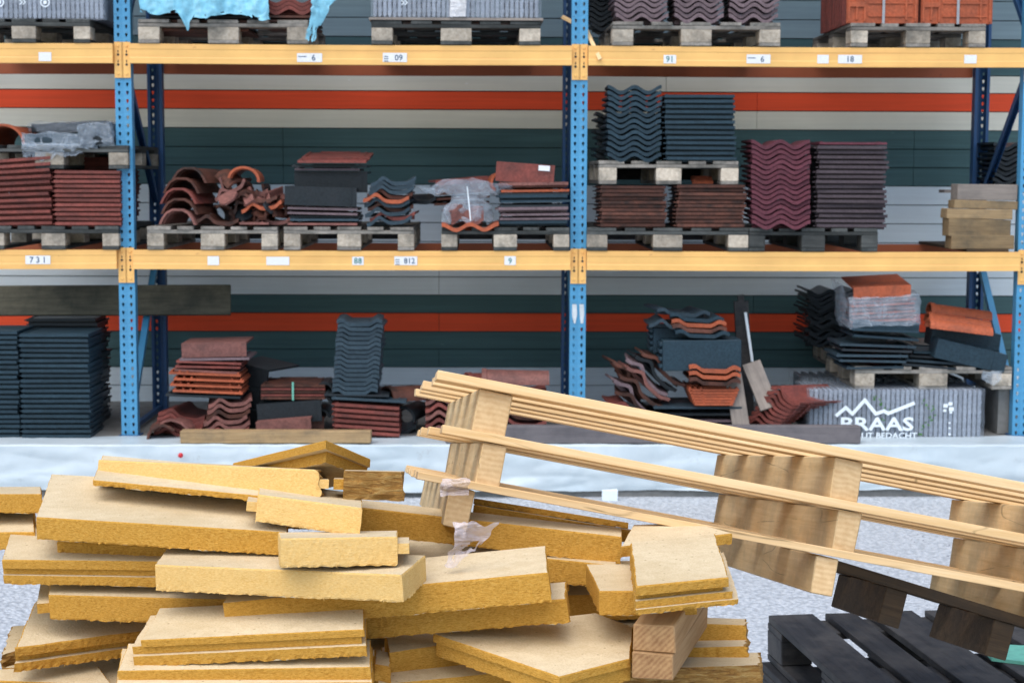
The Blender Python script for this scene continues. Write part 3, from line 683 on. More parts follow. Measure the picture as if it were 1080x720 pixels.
# two brown stacks, wide pallet
stack('flat', 0.4, 'brown', 633, 702, 238, 196, 11, yf, 'brown tile stack nearest the middle upright', jx=0.01, z0=ZP, seed=3)
stack('flat', 0.4, 'brown', 714, 786, 238, 195, 11, yf, 'brown tile stack right below the blue flat stack', jx=0.009, z0=ZP, seed=4)
put('slab', 0.13, 0.1, 'redb', 741, 194, yf + .1, 'reddish broken tile piece topping the second brown stack', rx=20)
ZU = at(705, 194.5, yf).z
palx(632, 779, 182, ZU, 'upper pallet under the blue tiles, resting on the brown stacks', 0.86, pal, y=yf, d=1.0, rz=0)
stack('wave', 0.42, 'blutile', 641, 697, 168, 90, 13, yf, 'blue wavy stack on the upper pallet', z0=ZU + PH, jx=0.005, amp=0.036)
stack('flat', 0.42, 'blutile', 703, 777, 168, 100, 13, yf, 'blue flat edged stack on the upper pallet', z0=ZU + PH, jx=0.004, lean=-0.015)
stack('wave', 0.4, 'dark', 630, 690, 168, 118, 8, 0.45, 'dark rear stack behind the blue wavy tiles', z0=ZU + PH)
stack('wave', 0.42, 'maroon', 794, 855, 239, 148, 17, yf - .05, 'maroon wavy stack', z0=ZP, jx=0.005, lean=-0.01, amp=0.038)
stack('flat', 0.42, 'purp', 862, 935, 240, 154, 17, yf, 'dark flat edged stack right of the maroon tiles', z0=ZP, jx=0.012)
put('slab', 0.42, 0.42, 'maroon', 900, 152.5, yf, 'maroon tile lying on top of the dark flat edged stack')
stack('wave', 0.4, 'dark', 1048, 1100, 200, 150, 9, 0.75, 'dark wavy stack beyond the right brace', z0=None)
bm = BM(); box(bm, -0.5, 0.5, 0, 0.14, -0.02, 0); tag(mk('wooden_plank', bm, 'grey_w', None, at(1075, 200.5, 0.72)), 'plank under the dark wavy stack beyond the right brace', 'plank')
# timber offcuts
for i, (x0, x1, yt, yb, m, ex) in enumerate(((1000, 1067, 250, 264.3, 'off_w', .14), (997, 1064, 231, 249.8, 'off_w', .13), (996, 1066, 220.5, 231, 'off_w', .13), (1004, 1073, 211.5, 220.5, 'off_w', .12), (1008, 1073, 194.5, 211.2, 'grey_w', .13))):
    a = at(x0, yb, 0.0); b = at(x1, yt, 0.0); L = b.x-a.x; hh = b.z-a.z
    if i == 0: a.z = zm_ + 0.018
    bm = BM(); box(bm, -L/2, L/2, 0, ex, 0, hh-0.002, jit=0.002)
    for f in bm.faces:
        if abs(f.calc_center_median().x - L/2) < 0.01: f.material_index = 1
    c = V(((a.x+b.x)/2, -0.03 + 0.01*i, a.z)); c.x += 0.01
    tag(mk('timber_offcut', bm, [m, 'brown_e'], None, c, Rz((1, 3, 2, 4, 3)[i]) @ Ry((0, 1.5, 1, 1.2, 0.5)[i]), bevel=0.003), ['bottom timber offcut lying on the yellow beam by the right upright', 'thick second timber offcut from the bottom by the right upright', 'thin grey timber offcut in the middle of the pile by the right upright', 'thin yellowish timber offcut second from the top by the right upright', 'thick grey timber offcut topping the pile by the right upright'][i], 'timber', 'timber offcuts piled by the right upright')
bm = BM(); box(bm, -.13, .13, -0.04, 1.13, 0, 0.018, jit=.001); tag(mk('wooden_plank', bm, 'old_w', None, (at(1040, 262, 0).x, 0, zm_)), 'thin dark plank across the beams under the timber offcuts', 'plank')
# ---- upper pallet at far left, with packets
ZL2 = at(60, 178, yf).z
palx(-30, 134, 166, ZL2 - 0.0, 'upper pallet under wrapped packets, resting on the red tile stacks', 0.96, pmx, y=yf, d=1.0)
put('ridge', 0.30, 0.42, 'redb', 2, 152.5, yf + .05, 'red ridge tile lying at the far left on the upper pallet', rz=-10)

# generic crumpled sheet from a function
def crumple(name, f, nu, nv, mat, amp=0.01, sc_=12, parent=None, seed=0, drop=None, thick=0.0, loc=(0, 0, 0)):
    bm = BM(); g2 = [[None]*(nv+1) for _ in range(nu+1)]
    for i in range(nu+1):
        for j in range(nv+1):
            p = V(f(i/nu, j/nv)); q = p*sc_ + V((seed, seed*2, 0))
            n1 = noise.noise_vector(q) + 0.5*noise.noise_vector(q*2.3)
            rg = 1 - abs(noise.noise(q*0.7)); 
            g2[i][j] = bm.verts.new(p + n1*amp + V((0, -1, .3))*amp*0.6*rg)
    for i in range(nu):
        for j in range(nv):
            if drop and drop(i/nu, j/nv): continue
            bm.faces.new((g2[i][j], g2[i+1][j], g2[i+1][j+1], g2[i][j+1]))
    bmesh.ops.delete(bm, geom=[v for v in bm.verts if not v.link_faces], context='VERTS')
    o = mk(name, bm, mat, parent, loc, None, smooth=True)
    return o
def nz(x, s=0.0): return noise.noise(V((x, s, 0.37)))
def boxwrap(x0, x1, y0, y1, z0, z1, rag=0.0, s=0.0, r=0.03):
    """u along x, v from the front bottom edge over the front and the top to the back"""
    h = z1-z0; d = y1-y0; T = h + d
    def f(u, v):
        t = v*T
        x = x0 + (x1-x0)*u
        if t < h: p = [x, y0, z0+t]
        else: p = [x, y0+(t-h), z1]
        if t < 0.02*T + 1e-6 and rag: p[2] -= rag*(0.5+nz(u*9, s))
        e = min(u, 1-u)
        if e < 0.04: p[1] += r*(1-e/0.04)
        if abs(t-h) < r: p[1] += (r-abs(t-h))*0.3; p[2] -= (r-abs(t-h))*0.4
        return p
    return f
def closedwrap(name, x0, x1, y0, y1, z0, z1, mat, parent, amp=0.006, loc=(0, 0, 0), seed=1.0, sc_=9):
    bm = BM(); bmesh.ops.create_cube(bm, size=1)
    bmesh.ops.subdivide_edges(bm, edges=bm.edges[:], cuts=14, use_grid_fill=True)
    for v in bm.verts:
        p = V((x0 + (v.co.x+.5)*(x1-x0), y0 + (v.co.y+.5)*(y1-y0), z0 + (v.co.z+.5)*(z1-z0)))
        q = p*sc_ + V((seed, 0, seed))
        v.co = p + noise.noise_vector(q)*amp + noise.noise_vector(q*2.7)*amp*0.5 + V((0, -1, 0))*amp*(1-abs(noise.noise(q*1.4))*3)*0.6
    bmesh.ops.delete(bm, geom=[f for f in bm.faces if f.calc_center_median().z < z0 + 0.02 and abs(f.normal.z) > .7], context='FACES')
    return mk(name, bm, mat, parent, loc, None, smooth=True)
# packets
a = at(22, 157, yf); b = at(120, 124, yf)
pk = [('lower long grey plastic packet on the far left upper pallet', at(24, 155.5, yf), 0.46, .085, 0, 'slate'), ('dark green folded packet lying over the grey packets at far left', at(30, 141, yf + .1), 0.48, .06, -3, 'dark'), ('crumpled silvery packet end beside the left upright on the upper pallet', at(84, 155.5, yf - .02), 0.20, .14, -12, 'dark')]
for i, (lb, p, L, hh, ry_, mt) in enumerate(pk):
    r = empty('wrapped_packet', p, Ry(ry_ if i != 2 else -6), lb, 'packet', 'wrapped packets at the far left')
    bm = BM(); bmesh.ops.create_cube(bm, size=1); bmesh.ops.subdivide_edges(bm, edges=bm.edges[:], cuts=8, use_grid_fill=True)
    for v in bm.verts:
        q = V((L/2 + v.co.x*L*.94, 0.12+v.co.y*.22, hh/2 + v.co.z*hh*.86)); v.co = q + noise.noise_vector(q*16 + V((i*5, 0, 0)))*0.012
    mk('contents', bm, mt, r, smooth=True)
    closedwrap('film_wrap', 0, L, 0, .24, 0, hh, 'film2' if i != 1 else 'film', r, 0.02, seed=i*3.1)
rag = crumple('torn_film', lambda u, v: (u*0.36, -0.012 - 0.012*sin(v*5), 0.02 - v*(0.06 + 0.05*max(0, nz(u*7, 3.0)+.4))), 40, 10, 'film2', 0.010, 14, drop=lambda u, v: v > 0.35 and noise.noise(V((u*9, v*3, 1.7))) > 0.12)
rag.matrix_basis = Matrix.Translation(at(24, 155, yf)); tag(rag, 'torn clear film hanging over the far left upper pallet', 'plastic film')
# plastic bag on bright red wavy tile
r = empty('plastic_bag', at(493, 236, yf - 0.02), None, 'clear crumpled plastic bag tied round small tiles on the dark pallet', 'plastic bag')
for i in range(4): tile('pan', 0.2, 0.25, 'pink', (0, 0.03, 0.0 + 0.022*i), Rz(i*5), None, None, r, name='roof_tile')
def bagf(u, v):
    a_ = u*2*pi; t = v
    rad = 0.125 if t < .35 else (0.125 - (t-.35)*0.20 if t < .6 else 0.075 + (t-.6)*0.42)
    return (rad*1.15*cos(a_)*(1+0.15*sin(5*a_+t*4)), 0.13 + rad*0.75*sin(a_), 0.005 + 0.26*t - (0.05*cos(a_)**2 if t > .8 else 0))
crumple('bag', bagf, 60, 26, 'film2', 0.022, 13, r, 4)
bm = BM(); box(bm, -0.003, 0.003, -0.004, 0.0, 0, 0.21); mk('tie_strap', bm, 'print', r, (0.02, -0.025, 0.02), Ry(-6) @ Rx(-8))

# ---- wrapped bundles of tiles stood on edge
def bundle(px0, px1, z, Y, h, d, n, mat, label, film=True, film_mat='film', amp=0.007, wob=0.0):
    a = at(px0, 250, Y).x; b = at(px1, 250, Y).x; L = b-a
    r = empty('wrapped_tile_bundle', ((a+b)/2, Y, z), None, label, 'tile bundle', 'film wrapped tile bundles'); pit = L/n
    bm = BM(); t = pit*0.42
    pts = [(0, 0), (0, h), (t, h), (t, 0)]
    box(bm, -t/2, t/2, 0, d, 0, h, jit=0.0008)
    for k in range(5):
        zc = h*(0.1+0.2*k); box(bm, t/2-0.001, t/2+pit*0.30, 0.006, 0.05, zc, zc+0.022)
    box(bm, -t/2-0.004, t/2+0.004, 0.0, 0.012, 0.006, h-0.006)
    me = None
    for i in range(n):
        loc = (-L/2 + pit*(i+.5), random.uniform(0, .006), random.uniform(0, .004))
        if me is None: o = mk('roof_tile', bm, mat, r, loc); me = o.data
        else: o = mesh_ob('roof_tile', me, r, loc, Rz(random.uniform(-.6, .6)))
    if film: closedwrap('film_wrap', -L/2-0.012, L/2+0.014, -0.016, d+0.01, -0.004, h+0.012, film_mat, r, amp)
    return r, L
r, L = bundle(-20, 114, ZPT, yf, 0.30, 0.85, 27, 'wrapt', 'film wrapped bundle of grey upright tiles at the top left corner')
def emblem(parent, x, z, y, s=1.0, kind=0):
    bm = BM()
    if kind == 0:
        for k in range(18):
            a0, a1 = 2*pi*k/18, 2*pi*(k+1)/18
            vs = [bm.verts.new((x + rr_*s*cos(t), y, z + rr_*s*sin(t))) for rr_, t in ((.022, a0), (.022, a1), (.029, a1), (.029, a0))]; bm.faces.new(vs)
        box(bm, x-.010*s, x+.010*s, y-0.001, y, z-.010*s, z+.010*s)
    elif kind == 1:
        for k in range(2):
            for (xa, za, xb, zb) in ((-.014, .012, 0, 0), (0, 0, -.014, -.012)):
                o_ = k*0.016*s
                vs = [bm.verts.new((x+o_+p*s, y, z+q*s)) for p, q in ((xa, za), (xb, zb), (xb+.006, zb), (xa+.006, za))]
                bm.faces.new(vs)
    mk('printed_mark', bm, 'print', parent)
emblem(r, -L/2+0.155, 0.095, -0.026, 1.0); emblem(r, -L/2+0.29, 0.095, -0.026, 1.2, 1); emblem(r, -L/2+0.43, 0.095, -0.026, 1.0)
r, L = bundle(394, 567, ZPT + 0.02, yf, 0.30, 0.85, 34, 'wrapt', 'film wrapped bundle of grey upright tiles near the middle upright, top shelf')
emblem(r, -L/2+0.19, 0.085, -0.026, 1.2, 1)
closedwrap('cover_strip', -0.035, 0.065, -0.035, 0.8, 0.0, 0.32, 'white_film', r, 0.004)
bm = BM(); box(bm, -0.53, 0.53, 0, 0.8, 0, 0.017, jit=0.002); tag(mk('plywood_sheet', bm, 'grey_w', None, (at(481, 33, yf).x, yf-0.02, ZPT + 0.001)), 'thin plywood sheet under the wrapped bundle near the middle upright', 'plywood')
# printed bundles on the floor at right
r, L = bundle(857, 1041, PZ + 0.002, -0.04, 0.298, 0.42, 36, 'wrapt', 'film wrapped grey tile bundle with white printed lettering at the bottom right', amp=0.005)
bm = BM()
px2x = lambda px, py: (at(px, py, -0.045) - V(r.location))
def word(s, xc, yc, size, b_=0.0, sx=1.0):
    p = px2x(xc, yc); text_bm(bm, s, size, p.x, p.z, -0.034, 0, b_, sx)
word('BRAAS', 923.5, 447, 0.116, 0.003, 1.36)
word('GUT BEDACHT', 933, 458.6, 0.050, 0.0008, 1.15)
mk('printed_lettering', bm, 'print', r); bm = BM()
zz = [(881.5, 437), (891, 429), (898, 435.5), (911, 421), (922.5, 435.5), (931, 432.5), (935.5, 435), (962, 424.5)]
pp = [px2x(*q) for q in zz]
for zi, (p, q) in enumerate(zip(pp, pp[1:])):
    d_ = (q-p).normalized(); nn = V((-d_.z, 0, d_.x))*0.011; p = p - d_*0.008; q = q + d_*0.008
    bm.faces.new([bm.verts.new((a_.x, -0.034 - 0.0007*zi, a_.z)) for a_ in (p-nn, q-nn, q+nn, p+nn)])
mk('printed_zigzag', bm, 'print', r); bm = BM()
for (x, y, s_) in ((996, 427, 2.4), (1001, 425, 2.2), (1002, 430.5, 2.6), (995, 432, 1.6), (1001.5, 434, 1.4), (1000, 445, 1), (1000, 450.5, 1.1), (1000, 457, 1.2), (1000, 462, 1.2)):
    bm = BM(); p = px2x(x, y); s2 = s_/170*1.0; box(bm, p.x-s2, p.x+s2, -0.0352 - s_*0.0004, -0.034 - s_*0.0004, p.z-s2*.8, p.z+s2*.8); mk('printed_square', bm, 'print', r)
for k in range(9):
    lx, ly = [(925, 420), (932, 427), (936, 433), (975, 425), (984, 440), (976, 448), (982, 430), (930, 445), (971, 455)][k]
    bm = BM(); p0 = V((0, 0, 0)); n_ = 5
    for j in range(n_):
        a_ = random.uniform(0, 2*pi); l_ = random.uniform(.012, .03)
        q = V((cos(a_)*l_, -random.uniform(0.002, .012), sin(a_)*l_)); sd_ = V((-sin(a_), 0, cos(a_)))*0.005
        c_ = V((cos(a_+1), 0, sin(a_+1)))*0.01
        bm.faces.new([bm.verts.new(v_) for v_ in (c_, c_+q*.5+sd_, c_+q, c_+q*.5-sd_)])
    tag(mk('weed', bm, 'leaf', None, at(lx, ly, -0.065)), f"tiny green leaf tuft {['above the white zigzag line', 'on the zigzag line', 'below the zigzag line', 'right of the zigzag line', 'low right of the lettering', 'right of the white letters', 'beside the right end of the zigzag', 'over the white letters', 'at the foot of the bundle'][k]} on the printed bundle", 'weed', 'weeds before the printed bundle')
# lower parts behind: second bundle row and pallet on top
bundle(850, 1020, PZ + 0.002, 0.44, 0.31, 0.42, 20, 'slate', 'darker wrapped tile bundle standing behind the lettered bundle')
ZB5 = at(985, 408, yf).z
palx(900, 1069, 398, PZ + 0.302, 'pallet on the lettered bundle under wrapped red and dark tiles', 0.99, pal, y=-0.02, d=0.9)
palx(866, 1010, 415, PZ + 0.325, 'rear pallet behind, under the dark green wavy stack', 0.8, pal, y=0.95, d=0.66)
zb5 = PZ + 0.302 + PH
bm = BM(); box(bm, -0.06, 0.06, 0, 0.5, 0, 0.30, jit=.004); tag(mk('concrete_block', bm, 'concrete', None, (at(1062, 440, 0.1).x, 0.1, PZ + .001)), 'block under the right end of the pallet by the right upright', 'block')
stack('wave', 0.42, 'dark', 856, 896, 391, 305, 14, 0.96, 'dark green wavy stack at the far bottom right', jx=0.015, wn=0.32, z0=PZ+0.328+PH)
g_ = 'dark slabs stacked under the wrapped red tiles'
for i, (x0, x1, y_, m) in enumerate(((893, 953, 389, 'slate'), (885, 956, 382, 'slate'), (882, 958, 376.5, 'slate'), (888, 962, 371, 'dark'), (886, 966, 366, 'slate'), (900, 969, 357.5, 'blutile'), (899, 970, 350, 'blutile'))):
    put('slab', round((x1-x0)/168, 2), 0.4, m, (x0+x1)/2, y_, -0.04 + .01*(i % 2), f"{['lowest', 'second', 'third', 'fourth', 'fifth', 'sixth', 'top'][i]} dark slab under the film wrapped red tiles at bottom right", ry=(-1, 1, 0.5, 1.5, 2, 4, 2)[i], group=g_)
put('verge', 0.42, 0.36, 'blutile', 934, 349, 0.0, 'dark blue verge tile directly under the film wrapped red tiles', ry=3, amp=0.06)
for i in range(4):
    put('slab', 0.5, 0.4, ['dark', 'slate', 'dark', 'blutile'][i], 993 + i*4, 389 - i*5, -0.02 + .03*i, f"{['lowest', 'second', 'third', 'top'][i]} thin dark slab right of the dark slab stack, under the big box tiles", ry=5 - i, group='thin dark slabs under the box tiles')
# wrapped red pack
p = at(933, 343.5, 0.0)
r = empty('wrapped_tile_pack', p, Ry(-3), 'red tiles wrapped in torn clear film on dark slabs at bottom right', 'tile pack')
for i in range(7): tile('slab', 0.40, 0.35, 'redb' if i % 2 else 'pink', (random.uniform(-.006, .006), random.uniform(0, .01), i*0.025), Rz(random.uniform(-1, 1)), None, None, r, name='roof_tile')
tile('verge', 0.36, 0.35, 'redb', (-0.01, 0.0, 0.175), Rx(8), None, None, r, amp=0.075, name='roof_tile')
closedwrap('film_wrap', -0.225, 0.225, -0.015, 0.37, 0.0, 0.19, 'film2', r, 0.018, seed=8)
crumple('film_tail', lambda u, v: (-0.23 - 0.03*u, 0.0 + 0.3*v, 0.0 + 0.27*u + 0.02*v), 14, 10, 'film2', 0.02, 12, r, 6)
for i in range(3):
    put('ridge', 0.15, 0.40, 'redb', [977, 978, 979][i] + 0, [339, 345, 329][i], [0.12, 0.0, 0.3][i], ['middle', 'front', 'rear'][i] + ' terracotta ridge tile lying sideways above the box tiles', rz=-90, rx=-7, group='terracotta ridge tiles lying sideways', amp=None)
for nm, px, py, Y, L, hh, ry_, lb in (('a', 981, 364, 0.12, 0.36, 0.12, 6, 'rear dark blue box section tile by the right upright'), ('b', 985, 377, -0.03, 0.37, 0.125, 13, 'front dark blue box section tile, tilted right, by the right upright')):
    bm = BM(); box(bm, 0, L, 0, 0.16, 0, hh); box(bm, L*0.72, L+0.085, 0.004, 0.156, 0.005, hh-.005)
    tag(mk('box_tile', bm, 'blutile', None, at(px, py, Y), Ry(ry_)@Rz(0), bevel=0.004), lb, 'roof tile', 'box section tiles')
crumple('x', lambda u, v: (u*.12, 0, -v*.09*(1-abs(u-.5))), 14, 10, 'film2', 0.012, 20).name = 'film_scrap'
o = bpy.data.objects['film_scrap']; o.location = at(1036, 392, -0.05); tag(o, 'scrap of clear film hanging from the pallet by the right upright', 'plastic film')

# ---- bottom shelf, left
stack('flat', 0.42, 'blutile', -52, 19, 462, 349, 22, -0.1, 'dark blue tile stack cut by the left photo edge', z0=PZ+.001, jx=0.008)
stack('flat', 0.42, 'blutile', 22, 94, 462, 352, 21, -0.1, 'dark blue tile stack left of the left upright', z0=PZ+.001, jx=0.006)
stack('flat', 0.42, 'dark', 30, 102, 458, 336, 24, 0.45, 'dark tile stack behind the blue one, left bay', z0=PZ+.001, jx=0.012)
bm = BM(); a = at(-120, 330, 0.5); b = at(243, 336, 0.5); L = (b-a).length
box(bm, -L/2, L/2, 0, 0.03, 0, 0.195, jit=0.004); o = mk('wooden_board', bm, 'olive_w', None, (a+b)/2 + V((0, 0, 0.004)), Ry(-0.4) @ Rx(-14), bevel=0.003); tag(o, 'long olive grey board lying across behind the left upright', 'board')
zb_ = PZ + 0.001
g_ = 'tiles of the left bottom heap'
put('aridge', 0.27, 0.4, 'pink', 182, 461, -0.12, 'pale edged angular ridge tile standing at the left foot of the heap', ry=14, rz=-14, group=g_)
put('aridge', 0.20, 0.3, 'brown', 170, 462, -0.16, 'broken ridge tile piece in front of the pale edged one', ry=-30, rz=10, group=g_)
for i in range(5):
    put('pan', 0.30, 0.36, 'red', 187 + i, 459.5 - i*4.6, -0.05 + 0.02*i, f"{['lowest', 'second', 'third', 'fourth', 'top'][i]} red curved tile up inside the left foot of the heap", ry=4+i, rz=-8, group=g_)
for i in range(6):
    put('pan', 0.27, 0.36, ['red', 'pink', 'pink', 'brown', 'pink', 'pink'][i], 240 + (0, 1, -2, 1, 2, 3)[i], 459 - i*6.3, -0.12 + 0.01*i, f"{['lowest', 'second', 'third', 'fourth', 'fifth', 'top'][i]} curved tile up in the right foot of the heap by the plank", ry=-4, rz=8, group=g_)
put('slab', 0.46, 0.4, 'dark', 214, 419, -0.08, 'black slab in the middle of the left heap', ry=2, group=g_)
for i in range(4):
    put('ribbed', 0.43 + 0.01*(i % 2), 0.38, 'redb', 219 + (0, -2, 1, -3)[i], 414.5 - i*6.2, -0.1, f"{['lowest', 'second', 'third', 'top'][i]} bright orange tile up in the left heap", ry=2.2, group=g_)
for i in range(3):
    put('slab', 0.40, 0.38, ['pink', 'red', 'red'][i], 218 + i, 393 - i*4.7, -0.08, f"{['lower', 'middle', 'upper'][i]} dull red slab above the orange tiles in the left heap", ry=(3, 1, 2)[i], group=g_)
put('slab', 0.43, 0.38, 'mauve', 226, 380, -0.08, 'thin grey slab under the pink top tile of the left heap', ry=-1, group=g_)
put('verge', 0.40, 0.36, 'pink', 226, 376.5, -0.06, 'pink verge tile on top of the left heap', ry=-1.5, amp=0.09, group=g_)
for i in range(3):
    put('verge', 0.30, 0.34, 'dark', 252 + i*4, 455 - i*22, 0.18 + .03*i, f"{['lower', 'middle', 'upper'][i]} dark tile behind the right side of the left heap", ry=8, amp=0.16, rz=-30, group=g_)
# plank on the plinth edge
for (x0, x1, y0, y1, m, lb, Y) in ((190, 391, 455.5, 468.5, 'tan_w', 'pale tan squared timber lying on the wrapped kerb before the left heap', -0.34), (470, 908, 449.5, 468, 'greyd_w', 'long grey squared timber lying on the kerb behind the fresh skids', -0.34)):
    a = at(x0, (y0+y1)/2, Y); b = at(x1, (y0+y1)/2, Y); L = (b-a).length; hh = (y1-y0)/176
    bm = BM(); box(bm, 0, L, 0, 0.09, 0, hh, jit=0.002); o = mk('squared_timber', bm, m, None, (a.x, Y, PZ + 0.010), Ry(0.0), bevel=0.004); tag(o, lb, 'timber')
# brown packs
g_ = 'tiles of the low brown heap'
put('verge', 0.34, 0.36, 'pink', 300, 458, -0.14, 'pinkish verge tile lying at the foot of the low brown heap', ry=-5, amp=0.09, group=g_)
put('verge', 0.40, 0.36, 'dark', 306, 446, -0.04, 'dark verge tile in the middle of the low brown heap', ry=-4, amp=0.13, group=g_)
put('verge', 0.40, 0.36, 'brown', 308, 458, 0.0, 'brown verge tile at the back foot of the low brown heap', amp=0.11, group=g_)
for i in range(5): put('slab', 0.40, 0.38, ['brown', 'red'][i % 2], 309, 421 - i*3.2, 0.0, f"{['lowest', 'second', 'third', 'fourth', 'top'][i]} thin brown slab under the teal strap", group=g_)
for i in range(3): put('aridge', 0.13, 0.34, 'dark', 338 + i*2, 440 - i*14, 0.02, f"{['lower', 'middle', 'upper'][i]} dark ridge tile right of the low brown heap", group=g_)
bm = BM(); box(bm, -.006, .006, -.002, 0, 0, 0.115); tag(mk('strap', bm, 'mint', None, at(309, 422, -0.015)), 'teal strap round the thin brown slabs', 'strap')
stack('flat', 0.42, 'red', 353, 421, 459, 427, 6, -0.12, 'red tile stack below the tall dark stack', tilt=4, tiltend=4, jx=0.003)
put('slab', 0.46, 0.42, 'slate', 389, 423, -0.12, 'dark slab between the red stack and the tall dark stack', ry=3)
put('slab', 0.40, 0.42, 'dark', 376, 418, -0.1, 'black slab directly under the tall dark stack', ry=1)
stack('trap', 0.40, 'slate', 352, 396, 415, 336, 16, -0.1, 'tall dark blue grey profiled stack', lean=0.035, jx=0.004, amp=0.024, wn=0.28)
put('ridge', 0.20, 0.36, 'brown', 408, 421, 0.05, 'brown half round tile behind the tall dark stack', ry=6, rz=-60)
put('ridge', 0.16, 0.36, 'dark', 425, 440, 0.05, 'dark half round tile at the right of the red stack', ry=20, rz=-15)
put('wave', 0.30, 0.36, 'dark', 414, 456, 0.1, 'dark wavy tile on the kerb right behind the red stack')
# behind the skids
g_ = 'red tiles half hidden behind the skids'
put('ridge', 0.22, 0.42, 'pink', 508, 404, 0.0, 'dull red ridge tile lying sideways above the skid boards', rz=-90, rx=0, group=g_)
put('ridge', 0.15, 0.20, 'red', 492, 403, 0.1, 'small red ridge tile end left of the sideways ridge tile', rz=-70, group=g_)
for i in range(6): put('pan', 0.30, 0.36, 'red' if i % 2 else 'pink', 474, 457 - i*8, 0.0, f"{['lowest', 'second', 'third', 'fourth', 'fifth', 'top'][i]} curved red tile left behind the skid block", ry=-3, group=g_)
for i in range(6): put('pan', 0.36, 0.36, 'red' if i % 2 else 'brown', 546, 457 - i*8, 0.0, f"{['lowest', 'second', 'third', 'fourth', 'fifth', 'top'][i]} curved red tile under the sideways ridge tile", ry=2, group=g_)
# ---- bottom shelf, middle right heap
g_ = 'curved tiles slumped beside the middle upright'
for i, (x, y, m, ry_) in enumerate(((668, 436, 'red', 24), (672, 428, 'brown', 34), (668, 420, 'mauve', 45), (676, 414, 'brown', 40), (682, 405, 'pink', 42), (680, 398, 'mauve', 46), (690, 394, 'dark', 45), (698, 390, 'brown', 42), (664, 402, 'brown', 52))):
    put('pan', 0.34, 0.36, m, x, y + 2, -0.1 + .02*i, f"{['lowest', 'second', 'third', 'fourth', 'fifth', 'sixth', 'seventh', 'eighth', 'last'][i]} curved tile of the slumped slanting row right of the middle upright", ry=ry_, rz=(3, -4, 6, 2, 5, -3, 4, 3, 8)[i], group=g_)
for i in range(5): put('slab', 0.55, 0.40, ['slate', 'dark', 'mauve', 'dark', 'slate'][i], 736, 459 - i*7, -0.08, f"{['lowest', 'second', 'third', 'fourth', 'top'][i]} wide dark slab at the foot of the middle right heap", group='wide dark slabs under the orange tiles')
for i in range(6): put('ribbed', 0.24 + .015*i, 0.36, 'redb', 753, 427.5 - i*3.0, -0.12 + .01*i, f"{['lowest', 'second', 'third', 'fourth', 'fifth', 'top'][i]} thin orange tile in the fanned stack under the box tiles", group='fanned orange tiles')
for i in range(3): put('trap', 0.32, 0.36, 'redb' if i else 'brown', 754, 405 - i*6.5, -0.1, f"{['lower', 'middle', 'upper'][i]} profiled orange tile between the fanned tiles and the box tile", ry=2, group='profiled orange tiles')
for px, py, Y, L, hh, lb in ((699, 391, -0.06, 0.49, 0.19, 'large dark blue box section tile in the middle right heap'), (689, 372, 0.12, 0.45, 0.16, 'dark blue box section tile behind the large one in the heap')):
    bm = BM(); box(bm, 0, L, 0, 0.26, 0, hh, jit=.002)
    for k in range(4): box(bm, -0.02, 0.001, 0.01, 0.25, hh*(.08+.24*k), hh*(.08+.24*k)+0.025)
    tag(mk('box_tile', bm, 'blutile', None, at(px, py, Y), Ry(-0.5), bevel=0.004), lb, 'roof tile', 'box section tiles')
for i in range(5): put('trap', 0.34, 0.36, ['blutile', 'brown', 'redb', 'blutile', 'slate'][i], 735 + (6, 3, 2, 0, -14)[i], 355 - i*5.6, -0.06 + .02*i, f"{['lowest', 'second', 'third', 'fourth', 'top'][i]} profiled tile lying on the dark blue box tiles", ry=(2, 3, 2, 5, 4)[i], rz=(0, 3, -4, 2, 8)[i], group='profiled tiles on the box tiles')
put('pan', 0.28, 0.36, 'slate', 708, 346, 0.0, 'slate curved tile at the left on the box tiles', ry=5)
for (x0, y0, x1, y1, wd, m, lb, Y) in ((784, 452, 773, 393, .105, 'grey_w', 'pale grey board leaning beside the orange tiles', -0.1), (812, 430, 792, 382, .12, 'grey_w', 'brown grey board leaning behind the pale grey board', 0.0)):
    a = at(x0, y0, Y - 0.05); b = at(x1, y1, Y+0.1); a.z = PZ+.002 if y0 > 440 else a.z; L = (b-a).length
    bm = BM(); box(bm, 0, L, -wd/2, wd/2, 0, 0.02, jit=0.002); tag(mk('leaning_board', bm, m, None, a, frame(b-a, V((1, 0, 0.1))), bevel=.002), lb, 'board')
bm = BM(); box(bm, -.045, .045, 0, .045, 0, 0.82); box(bm, -.02, .02, 0.0, .03, 0.82, 0.86); tag(mk('dark_post', bm, 'black_w', None, at(789, 450, 0.35), Ry(-4)), 'dark green post leaning against the wall behind the boards', 'post')
bm = BM(); box(bm, -.008, .008, -.004, 0.02, 0, 0.32); tag(mk('white_strip', bm, 'print', None, at(793.5, 381, 0.30), Ry(-9)), 'thin white strip leaning on the dark post', 'strip')
for i in range(8):
    put('pan', 0.26, 0.42, 'red', 806 + i*3.0, 449 - i*4.2, -0.02*i, f"{['lowest', 'second', 'third', 'fourth', 'fifth', 'sixth', 'seventh', 'top'][i]} red curved tile in the fan left of the lettered bundle", ry=2 + 3*i, rz=-28 - 4*i, rx=-3, group='fan of red curved tiles')
